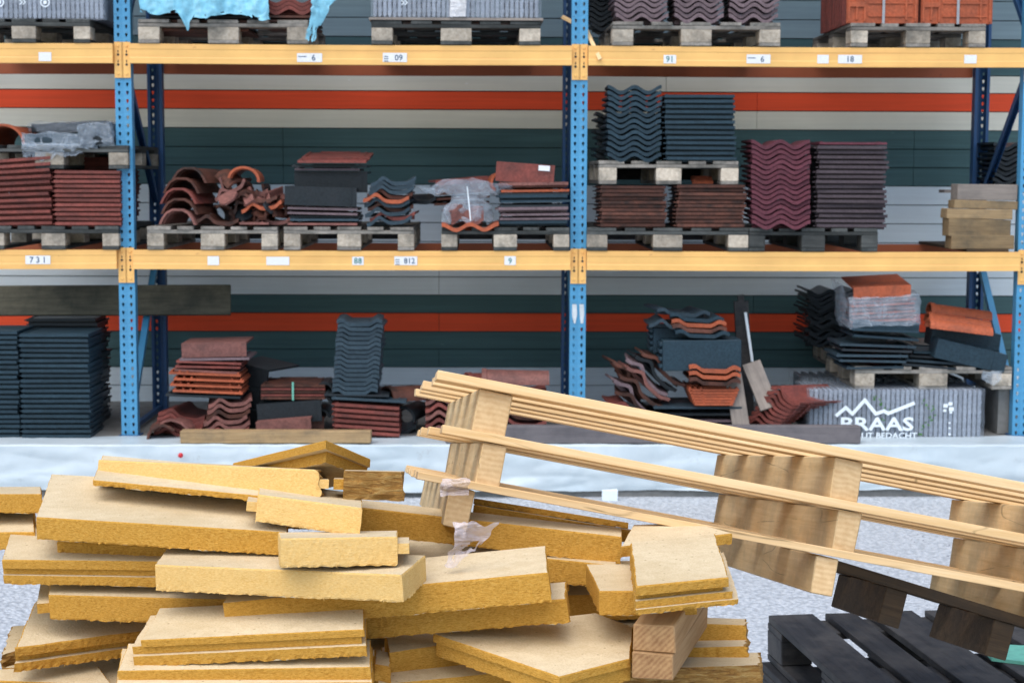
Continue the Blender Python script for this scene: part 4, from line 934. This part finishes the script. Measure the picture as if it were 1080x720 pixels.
# ---- top shelf
r = empty('strapped_tile_pack', (at(931.5, 28, yf).x, yf, ZPT), None, 'left strapped pack of upright terracotta tiles on the top shelf', 'tile pack', 'strapped terracotta tile packs')
for i in range(20):
    tile('ribbed', 0.44, 0.33, 'redb' if i == 0 else 'red', (random.uniform(-.004, .004) - (0.0 if i else 0), 0.03 + i*0.042, 0.0), Rx(90), None, None, r, name='roof_tile')
bm = BM(); box(bm, -.008, .008, -.003, -.001, -0.004, 0.335); box(bm, -.008, .008, -.001, .9, 0.331, .335); mk('strap', bm, 'strap', r, (0.0, -0.0, 0))
r2 = dup(r, (at(1010, 28, yf).x, yf, ZPT)); r2['label'] = 'right strapped pack of upright terracotta tiles on the top shelf'
for (x0, x1, k, dsc) in ((649, 705, 1, 'leftmost mauve wavy stack of three'), (711, 763, 2, 'middle mauve wavy stack of three'), (769, 821, 3, 'rightmost mauve wavy stack of three')):
    stack('wave', 0.42, 'mauve', x0, x1, 27, -42, 11, yf, dsc, z0=ZPT, jx=0.008, seed=k, amp=0.04)
stack('wave', 0.4, 'dark', 624, 668, 34, -30, 11, 0.55, 'black rear stack beside the mauve stacks', z0=ZPT, wn=0.28)
# blue tarp over tiles
for i in range(8): put('slab', 0.6, 0.5, 'dark' if i % 2 else 'brown', 210, 33 - i*4.5, 0.02, f"{['lowest', 'second', 'third', 'fourth', 'fifth', 'sixth', 'seventh', 'top'][i]} slab in the pile covered by the blue tarp", group='slabs under the blue tarp')
for i in range(6): put('wave' if i > 2 else 'slab', 0.32, 0.5, 'brown' if i < 3 else 'red', 305, 28 - i*4.5, 0.0 , f"{['lowest', 'second', 'third', 'fourth', 'fifth', 'top'][i]} dark red tile sticking out right of the blue tarp", group='dark red tiles beside the tarp')
ta = at(148, 30, yf - .05); tb = at(284, 30, yf - .05)
def tarpf(u, v):
    x = ta.x + (tb.x-ta.x)*u; zb0 = ZPT - 0.0 + 0.03*nz(u*6, 2) + (0.035*(1-u)) 
    hang = 0.0
    if 0.30 < u < 0.42: hang = 0.10*(1-abs(u-.36)/.06)
    zb0 -= hang
    if v < .5: return (x, yf - 0.05 + 0.05*v + 0.02*sin(u*19), zb0 + (ztT - zb0)*v*2)
    return (x, yf - 0.02 + (v-.5)*2*0.9, ztT + 0.02*nz(u*5, v*5))
ztT = ZPT + 0.24
o = crumple('blue_tarp', tarpf, 110, 70, 'tarp', 0.014, 13, None, 2, drop=lambda u, v: v < 0.04 and noise.noise(V((u*14, v*6, 3))) > 0.2)
tag(o, 'torn crumpled light blue tarp draped over tiles on the top shelf', 'tarp')
t2 = at(338, 20, yf - .04)
o = crumple('tarp_strip', lambda u, v: (t2.x + 0.13*(u-.5)*(1.4-v) - 0.10*v*v + 0.03, yf - .04 + .02*u, ZPT + 0.30 - 0.42*v + 0.02*nz(u*4, 1)), 22, 60, 'tarp', 0.022, 12, None, 5, drop=lambda u, v: v > .8 and noise.noise(V((u*9, v*9, 7))) > 0.2)
tag(o, 'narrow torn strip of the light blue tarp hanging over the pallet edge', 'tarp')
# pale wooden sticks at the middle upright
for (x0, y0, x1, y1, w_, lb, Y0, Y1) in ((593, 18, 610, 27, .013, 'short pale stick poking out left of the middle upright', 0.3, 0.12), (612, 18, 633, 63, .012, 'long thin pale stick leaning across the top beam by the middle upright', 0.12, -0.075)):
    a = at(x0, y0, Y0); b = at(x1, y1, Y1); bm = BM(); L = (b-a).length
    box(bm, 0, L, -w_, w_, -.004, .004, jit=0.001); tag(mk('wooden_stick', bm, 'new_x', None, a, frame(b-a, V((0.3, 0.1, 0.4)))), lb, 'stick')
# ---- white sheet over the kerb
ex0, ex1 = -4.6, 4.6
def sheetf(u, v):
    x = ex0 + (ex1-ex0)*u; yk = -0.372
    if v < 0.25: 
        t = v/0.25; return (x, -0.02 + (yk+0.02)*t, PZ + 0.006 + 0.004*nz(x*3, t*2))
    t = (v-.25)/.75
    N2 = lambda a, b, c: noise.noise(V((x*a + t*.3, t*b, c)))*0.5
    fold = 0.035*N2(.8, 1.6, 1) + 0.020*N2(2.3, 2.2, 5) + 0.022*(1-abs(N2(1.6, 3.0, 9))*2) + 0.012*(1-abs(N2(4.5, 2.5, 7))*2)
    return (x, yk - 0.012 - 0.05*t + fold*(0.3+t), PZ + 0.004 - t*(PZ - 0.035 + 0.015*nz(x*1.7, 6)))
o = crumple('plastic_sheet', sheetf, 620, 40, 'sheet', 0.0035, 9, None, 3)
tag(o, 'white plastic sheet draped over the kerb in front of the rack', 'plastic sheet')
bm = BM(); bmesh.ops.create_uvsphere(bm, u_segments=10, v_segments=8, radius=0.016); tag(mk('red_plug', bm, 'redplug', None, at(190.5, 480, -0.43)), 'small red plastic plug on the white sheet', 'plug')
bm = BM(); box(bm, -.045, .045, 0, .05, 0, .06, jit=.004); tag(mk('small_block', bm, 'print', None, (at(643, 524, -0.5).x, -0.5, 0.001)), 'small white block on the gravel at the foot of the sheet', 'block')
# ================================================================== WOOD FIBRE INSULATION BOARDS
def offset_poly(pts, offs):
    n = len(pts); out = []
    for i in range(n):
        p = pts[i]; a = pts[i-1]; b = pts[(i+1) % n]
        d0 = (p-a).normalized(); d1 = (b-p).normalized()
        n0 = V((d0.y, -d0.x)); n1 = V((d1.y, -d1.x))
        o0 = offs[i-1]; o1 = offs[i]
        den = n0.x*n1.y - n0.y*n1.x
        if abs(den) < 1e-3: out.append(p + n1*o1); continue
        # solve q.n0 = p.n0+o0 ; q.n1 = p.n1+o1
        c0 = p.dot(n0)+o0; c1 = p.dot(n1)+o1
        out.append(V(((c0*n1.y - c1*n0.y)/den, (n0.x*c1 - n1.x*c0)/den)))
    return out
def fb_layer(bm, poly, z0, z1, seed, rough=0.0012, torn=(), torn_amp=0.006, ragb=0.0015, last=True):
    """one layer of board: rough cut edges, mats 0 skin, 1 core, 2 torn"""
    ring = []; eid = []
    n = len(poly)
    for i in range(n):
        a = poly[i]; b = poly[(i+1) % n]; L = (b-a).length; k = max(2, int(L/0.006))
        nn = (b-a).normalized(); nn = V((nn.y, -nn.x))
        for j in range(k):
            ring.append((a + (b-a)*(j/k), nn, i)); 
    t = z1-z0; rowsz = [0, 0.06, 0.3, 0.55, 0.8, 0.95, 1.0] if t > 0.02 else [0, 0.15, 0.6, 1.0]
    rr = random.Random(seed); rings = []
    for r_, fz in enumerate(rowsz):
        vs = []
        for (p, nn, i) in ring:
            q = V((p.x*150 + seed, p.y*150, (z1 - fz*t)*90)); 
            e = noise.noise(q)*rough*0.8 + noise.noise(q*0.13)*rough*1.0
            z = z1 - fz*t
            if fz == 0 and z1 > -0.0005: e -= rough*1.2
            if fz == 1.0 and last:
                e += rr.uniform(-1, 1)*rough*1.6 - rough*0.6; z -= abs(noise.noise(q*0.6 + V((5, 5, 5))))*ragb*2.4
            if i in torn:
                e += (noise.noise(V((p.x*18+seed*3, p.y*18, fz*7.0)))*1.0 + noise.noise(V((p.x*55+seed, p.y*55, fz*15)))*0.7)*torn_amp
            vs.append(bm.verts.new((p.x + nn.x*e, p.y + nn.y*e, z)))
        rings.append(vs)
    m = len(ring)
    for r0, r1 in zip(rings, rings[1:]):
        for i in range(m):
            j = (i+1) % m
            f = bm.faces.new((r1[i], r1[j], r0[j], r0[i])); f.material_index = 2 if ring[i][2] in torn else 1
    f = bm.faces.new(rings[0]); f.material_index = 0
    f = bm.faces.new(rings[-1][::-1]); f.material_index = 0
    # loose fibres along the lower edge
    for k in range(int(m*0.30) if last else 0):
        i = rr.randrange(m); p, nn, _ = ring[i]; l = rr.uniform(0.002, 0.0055); w_ = 0.0007
        base = V((p.x, p.y, z0 if rr.random() < .75 else z1)); tn = V((-nn.y, nn.x, 0))
        tip = base + V((nn.x, nn.y, 0))*l*rr.uniform(.2, 1) + V((0, 0, -l*rr.uniform(0, 1))) + tn*rr.uniform(-l, l)
        f = bm.faces.new([bm.verts.new(v_) for v_ in (base - tn*w_, base + tn*w_, tip)]); f.material_index = 1
LC = 0
FG = 'wood fibre insulation boards piled in the foreground'
def fboard(corners, t, label, layers=None, torn=(), torn_amp=0.006, rough=0.0012, seed=None, group=FG, light=False):
    """corners: top polygon in world space (counter clockwise from above, front-left first)"""
    global LC; LC += 1
    seed = seed or LC*7.3
    c = sum(corners, V((0, 0, 0)))/len(corners)
    nrm = V((0, 0, 0))
    for i in range(len(corners)): nrm += (corners[i]-c).cross(corners[(i+1) % len(corners)]-c)
    nrm.normalize(); u = (corners[1]-corners[0]); u = (u - nrm*u.dot(nrm)).normalized(); v = nrm.cross(u)
    rotm = Matrix((u, v, nrm)).transposed(); inv = rotm.transposed()
    poly = [V((q.x, q.y)) for q in (inv @ (p-c) for p in corners)]
    bm = BM(); n = len(poly)
    for k, (f0, f1, offs) in enumerate(layers or [(0, 1, 0)]):
        if isinstance(offs, tuple):
            e_, dep = offs; A_ = poly[e_]; B_ = poly[(e_+1) % n]; dd = (B_-A_).normalized(); nn = V((dd.y, -dd.x)); A_ = A_ + dd*0.003; B_ = B_ - dd*0.003
            fb_layer(bm, [A_ - nn*0.006, A_ + nn*dep, B_ + nn*dep, B_ - nn*0.006], -t*f1, -t*f0, seed + 1, rough*0.8, (), 0, 0.001, False); continue
        of = [offs]*n if isinstance(offs, (int, float)) else [offs.get(i, 0) for i in range(n)]
        fb_layer(bm, offset_poly(poly, of), -t*f1, -t*f0 + (0.0 if k == 0 else -0.0004), seed, rough, torn, torn_amp, 0.0018, f1 >= 1)
    o = mk('insulation_board', bm, ['skin', 'core_lit' if light else 'core', 'torn'], None, c, rotm)  # lit copy of the core for boards whose fronts catch more light
    return tag(o, label, 'insulation board', group, 'thing')
def AB(A, B, L, pitch=0.0, skL=0.0, skR=0.0):
    a = P(*A); b = P(*B); e = b-a; h = V((e.x, e.y, 0)).normalized(); d = V((-h.y, h.x, 0)); d = (d*cos(R(pitch)) + V((0, 0, sin(R(pitch)))))
    rb = V((b.x-CAM.x, b.y-CAM.y, 0)).normalized(); ra = V((a.x-CAM.x, a.y-CAM.y, 0)).normalized()
    sr = rb.dot(h)/max(.3, rb.dot(V((-h.y, h.x, 0)))); sl = ra.dot(h)/max(.3, ra.dot(V((-h.y, h.x, 0))))
    sr, sl = sr, sl*0.6 + sr*0.4
    return [a, b, b + d*L + h*(skR + sr*L), a + d*L + h*(skL + sl*L)]
def plane(ref, pts, sx=0.0, sy=0.0):
    p0 = P(*ref); n = V((-sx, -sy, 1.0)); out = []
    for x, y in pts:
        r = ray(x, y); out.append(CAM + r * ((p0-CAM).dot(n)/r.dot(n)))
    return out
TG = [(0, .34, 0), (.34, .66, None), (.66, 1, 0)]
def groove(edges, d=-0.012):   # tongue (d>0) or groove (d<0) on given edges (0 front,1 right,2 back,3 left)
    return [(0, .36, 0), (.36, .64, {e: d for e in edges}), (.64, 1, 0)]
# upper part of the pile
fboard(AB((104, 485, 3.42), (338, 495, 3.08), 0.30, -13), 0.047, 'topmost long board of the pile with a broken fibrous right end', torn=(1,), torn_amp=0.011, layers=[(0, 1, 0), (.35, .7, (1, .016))], light=True)
fboard(AB((98, 506, 3.30), (300, 525, 3.08), 0.25, -1, skL=.01), 0.009, 'thin pale board just beneath the topmost long board')
fboard(AB((38, 545, 3.16), (303, 561, 3.0), 0.40, 0, skL=0.01), 0.041, 'big pale topped board at the upper left of the pile')
fboard([P(246, 489, 3.50), P(344, 462.5, 3.10), P(391, 485, 3.32), P(300, 508, 3.80)], 0.036, 'board tipped up at the very top of the pile, its corner pointing at the viewer', layers=[(0, .45, 0), (.45, 1, {0: -0.016, 1: -0.010})])
fboard(AB((363, 496, 3.08), (425, 497.5, 3.08), 0.10, -9), 0.051, 'short rough torn offcut with a tongue, beside the topmost long board', layers=[(0, 1, 0), (.3, .68, (3, 0.018))], torn=(0, 1), torn_amp=0.007)
fboard(AB((272, 521, 3.02), (382, 535.5, 2.93), 0.26, -7), 0.047, 'light board with a tongue at its left end above the big pale board', light=True, layers=[(0, 1, 0), (.3, .66, (3, 0.018))])
fboard(AB((374, 534, 3.42), (656, 566, 3.28), 0.09, -2), 0.052, 'long dark ochre board carrying the left skid block')
fboard(AB((500, 525, 3.56), (663, 551, 3.46), 0.1, -12), 0.011, 'thinnest dark ochre strip behind the left skid block')
fboard(AB((500, 532, 3.50), (676, 561, 3.38), 0.12, -11), 0.023, 'narrow ochre strip behind the left skid block, under the thinnest one')
fboard(AB((500, 543, 3.56), (655, 568, 3.46), 0.1, -10), 0.02, 'third narrow strip behind the left skid block, half hidden by the carrying board')
fboard(AB((296, 567.5, 2.84), (419, 565.5, 2.86), 0.13, -7.5, skL=-0.008), 0.047, 'short light board with a tongue at its right end near the pile centre', light=True, layers=[(0, 1, 0), (.25, .62, (1, 0.020))])
fboard(AB((163, 595.5, 3.0), (424, 605.5, 2.80), 0.155, -1.5, skL=.02, skR=0.045), 0.045, 'long light board with a pale angled right end across the pile centre', light=True)
fboard(AB((235, 636, 2.98), (578, 603, 2.90), 0.22, -1, skL=.01, skR=-0.005), 0.050, 'long board rising to the right below the pile centre')
fboard(AB((386, 649, 3.02), (597, 631, 2.95), 0.13, -1), 0.041, 'board with a ragged lower edge under the rising long board', rough=.002)
# left side
fboard(AB((-70, 521, 3.55), (44, 520.5, 3.45), 0.22, -9), 0.038, 'board cut by the left photo edge, upper of the two beside the big pale board')
fboard(AB((-70, 562, 3.5), (36, 560.5, 3.4), 0.26, 0), 0.036, 'board cut by the left photo edge, lower of the two beside the big pale board')
fboard(AB((60, 571, 3.24), (245, 579, 3.12), 0.3, 0), 0.020, 'thin ochre board directly under the big pale board', rough=.002)
fboard(AB((2, 590, 3.2), (190, 592, 3.12), 0.30, 0, skL=0.012), 0.046, 'grooved board reaching the left side under the big pale board', layers=groove((0,), -0.010))
fboard(AB((51, 627, 3.18), (250, 632, 3.08), 0.22, -0.5), 0.046, 'board with a short tongue on its left end in the left middle', layers=[(0, 1, 0), (.35, .75, (3, 0.022))])
fboard(AB((16, 683, 3.12), (158, 664, 3.28), 0.26, 3, skL=0.035, skR=0.0), 0.046, 'weathered grooved board slanting at the lower left', layers=groove((0,), -0.012), rough=.0022)
fboard(AB((141, 675, 2.90), (384, 663.5, 2.84), 0.17, 3.5, skL=0.028), 0.044, 'pale topped grooved board at the lower centre left, above the bottom one', layers=[(0, .28, {3: -0.012}), (.28, .60, {0: -0.006, 3: .006, 1: -0.006}), (.60, 1, {3: 0.004, 0: .004})])
fboard(AB((124, 707, 2.88), (391, 703, 2.84), 0.14, 3, skL=.012), 0.022, 'pale topped thin board at the bottom centre left')
fboard(AB((122, 721, 2.86), (393, 719, 2.83), 0.2, 1), 0.030, 'lowest board at the bottom centre left, cut by the photo edge')
fboard(plane((30, 700, 3.35), [(-40, 722), (60, 730), (175, 716), (150, 690), (60, 694)], 0.03, 0.0), 0.022, 'dull board half hidden at the bottom left corner', rough=.002)
fboard(plane((10, 712, 3.2), [(-40, 716), (118, 722), (104, 702), (-40, 706)], 0, 0), 0.03, 'flat board lying at the very bottom left corner', rough=.002)
fboard(plane((20, 655, 3.6), [(2, 690), (60, 675), (70, 655), (12, 660)], 0.02, -.04), 0.025, 'torn brown grey scrap sticking out at the left edge of the pile', torn=(0, 3), torn_amp=0.006)
fboard(AB((3, 704, 3.5), (60, 706, 3.45), 0.1, 0), 0.03, 'small torn scrap at the lower left edge of the pile', torn=(0, 3), torn_amp=0.006)
# centre bottom
fboard(AB((411, 688, 3.02), (492, 676, 3.10), 0.11, 1, skL=-0.012), 0.044, 'short board with a pale end in the dark hollow at bottom centre')
fboard(AB((395, 700, 2.98), (412, 703, 2.96), 0.08, -2), 0.030, 'tiny light offcut in the dark hollow at bottom centre', rough=.002)
fboard(AB((398, 722, 2.95), (560, 706, 3.1), 0.20, 1), 0.035, 'dull board lying at the bottom centre behind the wedge shaped one')
fboard(plane((590, 713, 2.78), [(457, 668), (590, 713), (664, 694), (668, 661), (628, 646), (560, 654)], 0.0, 0.0), 0.040, 'wedge shaped board pointing its corner towards the viewer, bottom centre', layers=[(0, .36, 0), (.36, 1, {0: -0.006, 1: -0.007})], seed=401)
# right side
fboard(plane((671, 617, 2.80), [(671, 618), (771, 608), (756, 562), (665, 572)], 0.0, 0.0), 0.046, 'square pale topped grooved board on the right of the pile', layers=[(0, .35, {1: -0.004}), (.35, .55, {0: -0.014, 1: -0.012}), (.55, .82, {0: -0.003, 1: .004}), (.82, 1, {0: .004, 1: .014})], torn=(), rough=.0018)
fboard(plane((640, 575, 3.15), [(655, 576), (772, 562), (735, 551), (668, 553)], 0.0, 0.0), 0.02, 'brownish board behind the square pale topped one')
fboard(AB((632, 623, 2.95), (735, 622, 2.95), 0.22, -1, skL=-0.03), 0.042, 'dark ochre board under the square pale topped one')
fboard(AB((520, 583, 3.35), (650, 596, 3.25), 0.4, -2), 0.045, 'shaded board deep inside the pile right of centre')
fboard(AB((730, 657, 3.25), (787, 659, 3.22), 0.14, -10), 0.036, 'small tan offcut right of the two squared timbers', torn=(1,), torn_amp=0.006)
fboard(AB((715, 683, 3.12), (788, 681, 3.10), 0.16, -10), 0.028, 'rough ochre offcut below the tan one right of the timbers', torn=(1,), torn_amp=0.006, rough=.003)
fboard(AB((650, 706, 2.98), (802, 701, 3.0), 0.16, -8), 0.05, 'torn edged board at the bottom right of the pile', torn=(0, 1), torn_amp=0.006, rough=.003)
# filling boards inside the pile, seen only through its gaps
fboard(AB((150, 640, 3.32), (560, 640, 3.28), 0.34, 0), 0.06, 'shaded board inside the pile, upper of the two behind the long boards')
fboard(AB((560, 628, 3.42), (700, 626, 3.40), 0.3, 0), 0.05, 'shaded board inside the pile under the square board')
fboard(AB((570, 662, 3.40), (730, 660, 3.38), 0.3, 0), 0.06, 'shaded board inside the pile behind the squared timbers')
fboard(AB((180, 690, 3.30), (600, 692, 3.26), 0.34, 0), 0.06, 'shaded board inside the pile, lower of the two behind the long boards')
fboard(AB((255, 541, 3.50), (430, 544, 3.46), 0.12, 0), 0.03, 'shaded board glimpsed between the upper boards')
fboard(AB((90, 600, 3.42), (600, 600, 3.40), 0.3, 0), 0.045, 'shaded board inside the pile at the level of the centre boards')
# a bundle of full boards carries the pile down to the ground
pz = P(400, 735, 3.0).z; c0 = P(380, 735, 3.2)
bm = BM(); k = 0; z = 0.1
while z + 0.1 < pz - 0.02:
    box(bm, -0.62, 0.50, -0.24, 0.36, z, z+0.098, 1, Rz(random.uniform(-1, 1)).to_4x4()); z += 0.1
for x in (-0.5, 0, 0.4): box(bm, x-.04, x+.04, -.2, .3, 0.001, 0.099, 1)
o = mk('board_bundle', bm, ['skin', 'core'], None, (c0.x, c0.y+0.05, 0)); tag(o, 'thick bundle of full insulation boards carrying the loose pile', 'insulation board', None, 'thing')
# two squared timbers on the right
for i, (x, y, d, lb) in enumerate(((690, 657.5, 2.86, 'upper of two short squared timbers under the square pale board'), (688, 687, 2.86, 'lower of two short squared timbers under the square pale board'))):
    a = P(x, y + 1, d); w_ = 0.071; h_ = 0.046; L = 0.36
    dr = (P(746 - 20 + i, 643 + i*27, 3.22) - a); dr.z = 0; dr.normalize()
    bm = BM(); box(bm, 0, L, -w_/2, w_/2, -h_, 0, jit=0.0015)
    for f in bm.faces:
        if f.calc_center_median().x < 0.01: f.material_index = 1
    tag(mk('squared_timber', bm, ['brown_w', 'brown_e'], None, a, frame(dr, V((-dr.y, dr.x, 0))), bevel=0.002), lb, 'timber', 'short squared timbers in the pile')

# ================================================================== STACK OF LIGHT SKIDS
vdir = (rot @ V(((372-540)/F0, -(470-360)/F0, -1))).normalized()
u0 = rot @ V((1, -0.187, 0)); udir = (u0 - vdir*u0.dot(vdir)).normalized(); wdir = udir.cross(vdir).normalized()
if wdir.z < 0: wdir = -wdir
SK = Matrix((udir, vdir, wdir)).transposed()
O = P(461, 390, 3.3)
SC = 3.3/F0
def skid(org, du, nb, L, LS, sxs, bw, t, label, mats=('new_x', 'new_y', 'new_end'), sh=0.082, sw=0.062, boards=None, frame_=None):
    r = empty('timber_skid', org, frame_ or SK, label, 'skid', 'light timber skids leaning on the pile'); r['kind'] = 'thing'
    rr = random.Random(nb*5 + int(L*100))
    ys = boards or [i*(LS-bw)/(nb-1) for i in range(nb)]
    for i, y in enumerate(ys):
        bm = BM(); l = L + rr.uniform(-.015, .015)
        box(bm, -l/2, l/2, 0, bw, 0, t, jit=0.0012)
        for f in bm.faces:
            if abs(abs(f.calc_center_median().x) - l/2) < 0.004: f.material_index = 1
        mk('deck_board', bm, [mats[0], mats[2]], r, (L/2 + du[0] + rr.uniform(-.006, .006), y, -t + rr.uniform(-.0015, .0)), Rz(rr.uniform(-.35, .35)), bevel=0.0012)
    for k, (x, wd) in enumerate(sxs):
        bm = BM(); box(bm, -wd/2, wd/2, 0, LS - 0.02, -sh, 0, jit=0.0015)
        for f in bm.faces:
            if f.calc_center_median().y < 0.01: f.material_index = 1
        mk('stringer', bm, [mats[1], mats[2]], r, (x + du[1], 0.012 + rr.uniform(0, .008), -t - 0.0022), bevel=0.002)
    return r
LSK = 1.13
def X_(px, row=0): return (px-461)*SC*1.018
skid(O, (0, 0), 5, 1.62, LSK, ((X_(526.5), .066), (X_(910), .058), (X_(1256), .062)), 0.098, 0.018, 'top light timber skid with five deck boards')
O2 = O - wdir*0.1005 + udir*(0.024)
skid(O2, (0, 0), 4, 1.6, LSK, ((X_(522), .049), (X_(906), .048), (X_(1252), .05)), 0.098, 0.018, 'middle light timber skid with a knotty front board')
O3 = O2 - wdir*0.0965 - udir*(0.022)
skid(O3, (0, 0), 6, 1.62, LSK, ((X_(509), .050), (X_(902), .046), (X_(1240), .05)), 0.075, 0.0165, 'bottom light timber skid resting on the insulation boards', sh=0.077)
# dark knot patch and joint on the middle front board
# old dark skid below at right
vd2 = (rot @ V(((640-540)/F0, -(480-360)/F0, -1))).normalized()
u2 = rot @ V((1, -0.30, 0)); ud2 = (u2 - vdir*u2.dot(vdir)).normalized(); wd2 = ud2.cross(vdir).normalized()
if wd2.z < 0: wd2 = -wd2
SK2 = Matrix((ud2, vdir, wd2)).transposed()
O4 = P(880, 590, 3.66)
r = skid(O4, (0, 0), 2, 1.1, 0.38, ((0.155, .05), (0.405, .05), (0.80, .08)), 0.10, 0.020, 'old dark brown skid squeezed under the light ones at right', mats=('old_w', 'old_w', 'old_w'), sh=0.080, frame_=SK2)
r['group'] = ''
del r['group']
# clear film scraps on the left block
o = crumple('film_scrap', lambda u, v: ((u-.5)*0.055, -.006*sin(6*v) - 0.004, -v*0.032), 22, 12, 'pink_film', 0.006, 38, None, 1)
o.location = P(480, 504, 3.26); tag(o, 'crumpled clear film scrap stuck on the front of the bottom light skid', 'plastic film')
o = crumple('film_scrap', lambda u, v: ((u-.5)*0.085*(1-.75*v) + 0.0 - 0.045*v*v, -.01*sin(5*v+u*3), -v*0.075), 30, 30, 'pink_film', 0.009, 34, None, 2, drop=lambda u, v: v > .45 and noise.noise(V((u*6, v*5, 4))) > 0.02 and u > .25)
o.location = P(500, 551, 2.98); tag(o, 'torn clear film scrap hanging below the left skid block', 'plastic film')

# ================================================================== BLACK PALLETS
bp = make_pallet(0.8, 1.2, ('black_w', 'black_w', 'black_w'), seed=9)
topz = 4*0.1445; c = atz(810, 649, topz)
ang = math.degrees(math.atan2(atz(944, 720, topz).x - atz(856, 648, topz).x, -(atz(944, 720, topz).y - atz(856, 648, topz).y)))
RB = Rz(ang); back_left = V((-0.4, 1.2, 0))
org = V((c.x, c.y, 0)) - RB @ back_left
for i in range(4):
    jr_ = Rz((0, -1, .8, 0)[i]); o_ = org + V(((0, .01, -.008, 0)[i], (0, .008, -.01, 0)[i], i*0.1448 + 0.0015))
    q = bp if i == 0 else dup(bp, (0, 0, 0))
    q.matrix_basis = Matrix.Translation(o_) @ (RB @ jr_).to_4x4()
    tag(q, ['bottom', 'second from bottom', 'third from bottom', 'top'][i] + ' black pallet of the stack at the lower right', 'pallet', 'stacked black pallets', 'thing')
b = P(1034, 677, 4.4); zt2 = topz + 0.012
pl = [atz(x, y, zt2) for x, y in ((1032, 677), (1046, 693), (1150, 706), (1150, 684), (1060, 679))]
bm = BM(); a_ = [bm.verts.new(p) for p in pl]; b_ = [bm.verts.new(p - V((0, 0, .010))) for p in pl]
bm.faces.new(a_); bm.faces.new(b_[::-1])
for i in range(5): bm.faces.new((a_[i], b_[i], b_[(i+1) % 5], a_[(i+1) % 5]))
bmesh.ops.recalc_face_normals(bm, faces=bm.faces)
tag(mk('plastic_strip', bm, 'mint'), 'pale mint green flat strip lying on the top black pallet', 'strip')

# loose stones on the gravel
bm = BM(); rs = random.Random(5)
for k in range(1500):
    x = rs.uniform(-2.6, 4.2); y = rs.uniform(-5.6, -0.5); r_ = rs.uniform(.003, .009) if rs.random() < .93 else rs.uniform(.010, .020)
    n_ = 5; a0 = rs.uniform(0, 6); top = bm.verts.new((x + rs.uniform(-.3, .3)*r_, y, r_*rs.uniform(.6, 1.0))); ring = [bm.verts.new((x + r_*rs.uniform(.7, 1.2)*cos(a0+2*pi*i/n_), y + r_*rs.uniform(.7, 1.2)*sin(a0+2*pi*i/n_), 0.0)) for i in range(n_)]
    mi = rs.choice((0, 0, 1, 2))
    for i in range(n_):
        f = bm.faces.new((ring[i], ring[(i+1) % n_], top)); f.material_index = mi
M['st1'] = plain('pale_stone', (0.48, 0.52, 0.56), 0.9, 0.2); M['st2'] = plain('grey_stone', (0.30, 0.32, 0.35), 0.9, 0.2); M['st3'] = plain('dark_stone', (0.16, 0.17, 0.19), 0.9, 0.2)
tag(mk('loose_gravel', bm, ['st1', 'st2', 'st3']), 'loose stones scattered over the pale gravel', kind='stuff')
# ================================================================== LIGHT
w = bpy.data.worlds.new('World'); sc.world = w; w.use_nodes = True
nt = w.node_tree; bg = nt.nodes['Background']; sky = nt.nodes.new('ShaderNodeTexSky'); sky.sky_type = 'NISHITA'
SUN_EL, SUN_AZ = 60, 206
sky.sun_disc = False; sky.sun_elevation = R(SUN_EL); sky.sun_rotation = R(SUN_AZ)
sky.air_density = 1.0; sky.dust_density = 1.5; sky.ozone_density = 0.0
nt.links.new(sky.outputs[0], bg.inputs[0]); bg.inputs[1].default_value = 0.15
sd = bpy.data.lights.new('sun', 'SUN'); so = bpy.data.objects.new('sun', sd); col.objects.link(so)
sd.energy = 1.8; sd.angle = R(75); sd.color = (1.0, 0.95, 0.88)
dv = V((sin(R(SUN_AZ))*cos(R(SUN_EL)), cos(R(SUN_AZ))*cos(R(SUN_EL)), sin(R(SUN_EL))))
so.rotation_euler = dv.to_track_quat('Z', 'Y').to_euler()
sc.view_settings.view_transform = 'Standard'; sc.view_settings.look = 'None'; sc.view_settings.gamma = 1
sc.view_settings.exposure = 0.6
sc.cycles.use_denoising = True; sc.cycles.max_bounces = 8; sc.cycles.transparent_max_bounces = 16
for o in col.objects:
    if o.get('category') and not o.get('kind'): o['kind'] = 'thing'
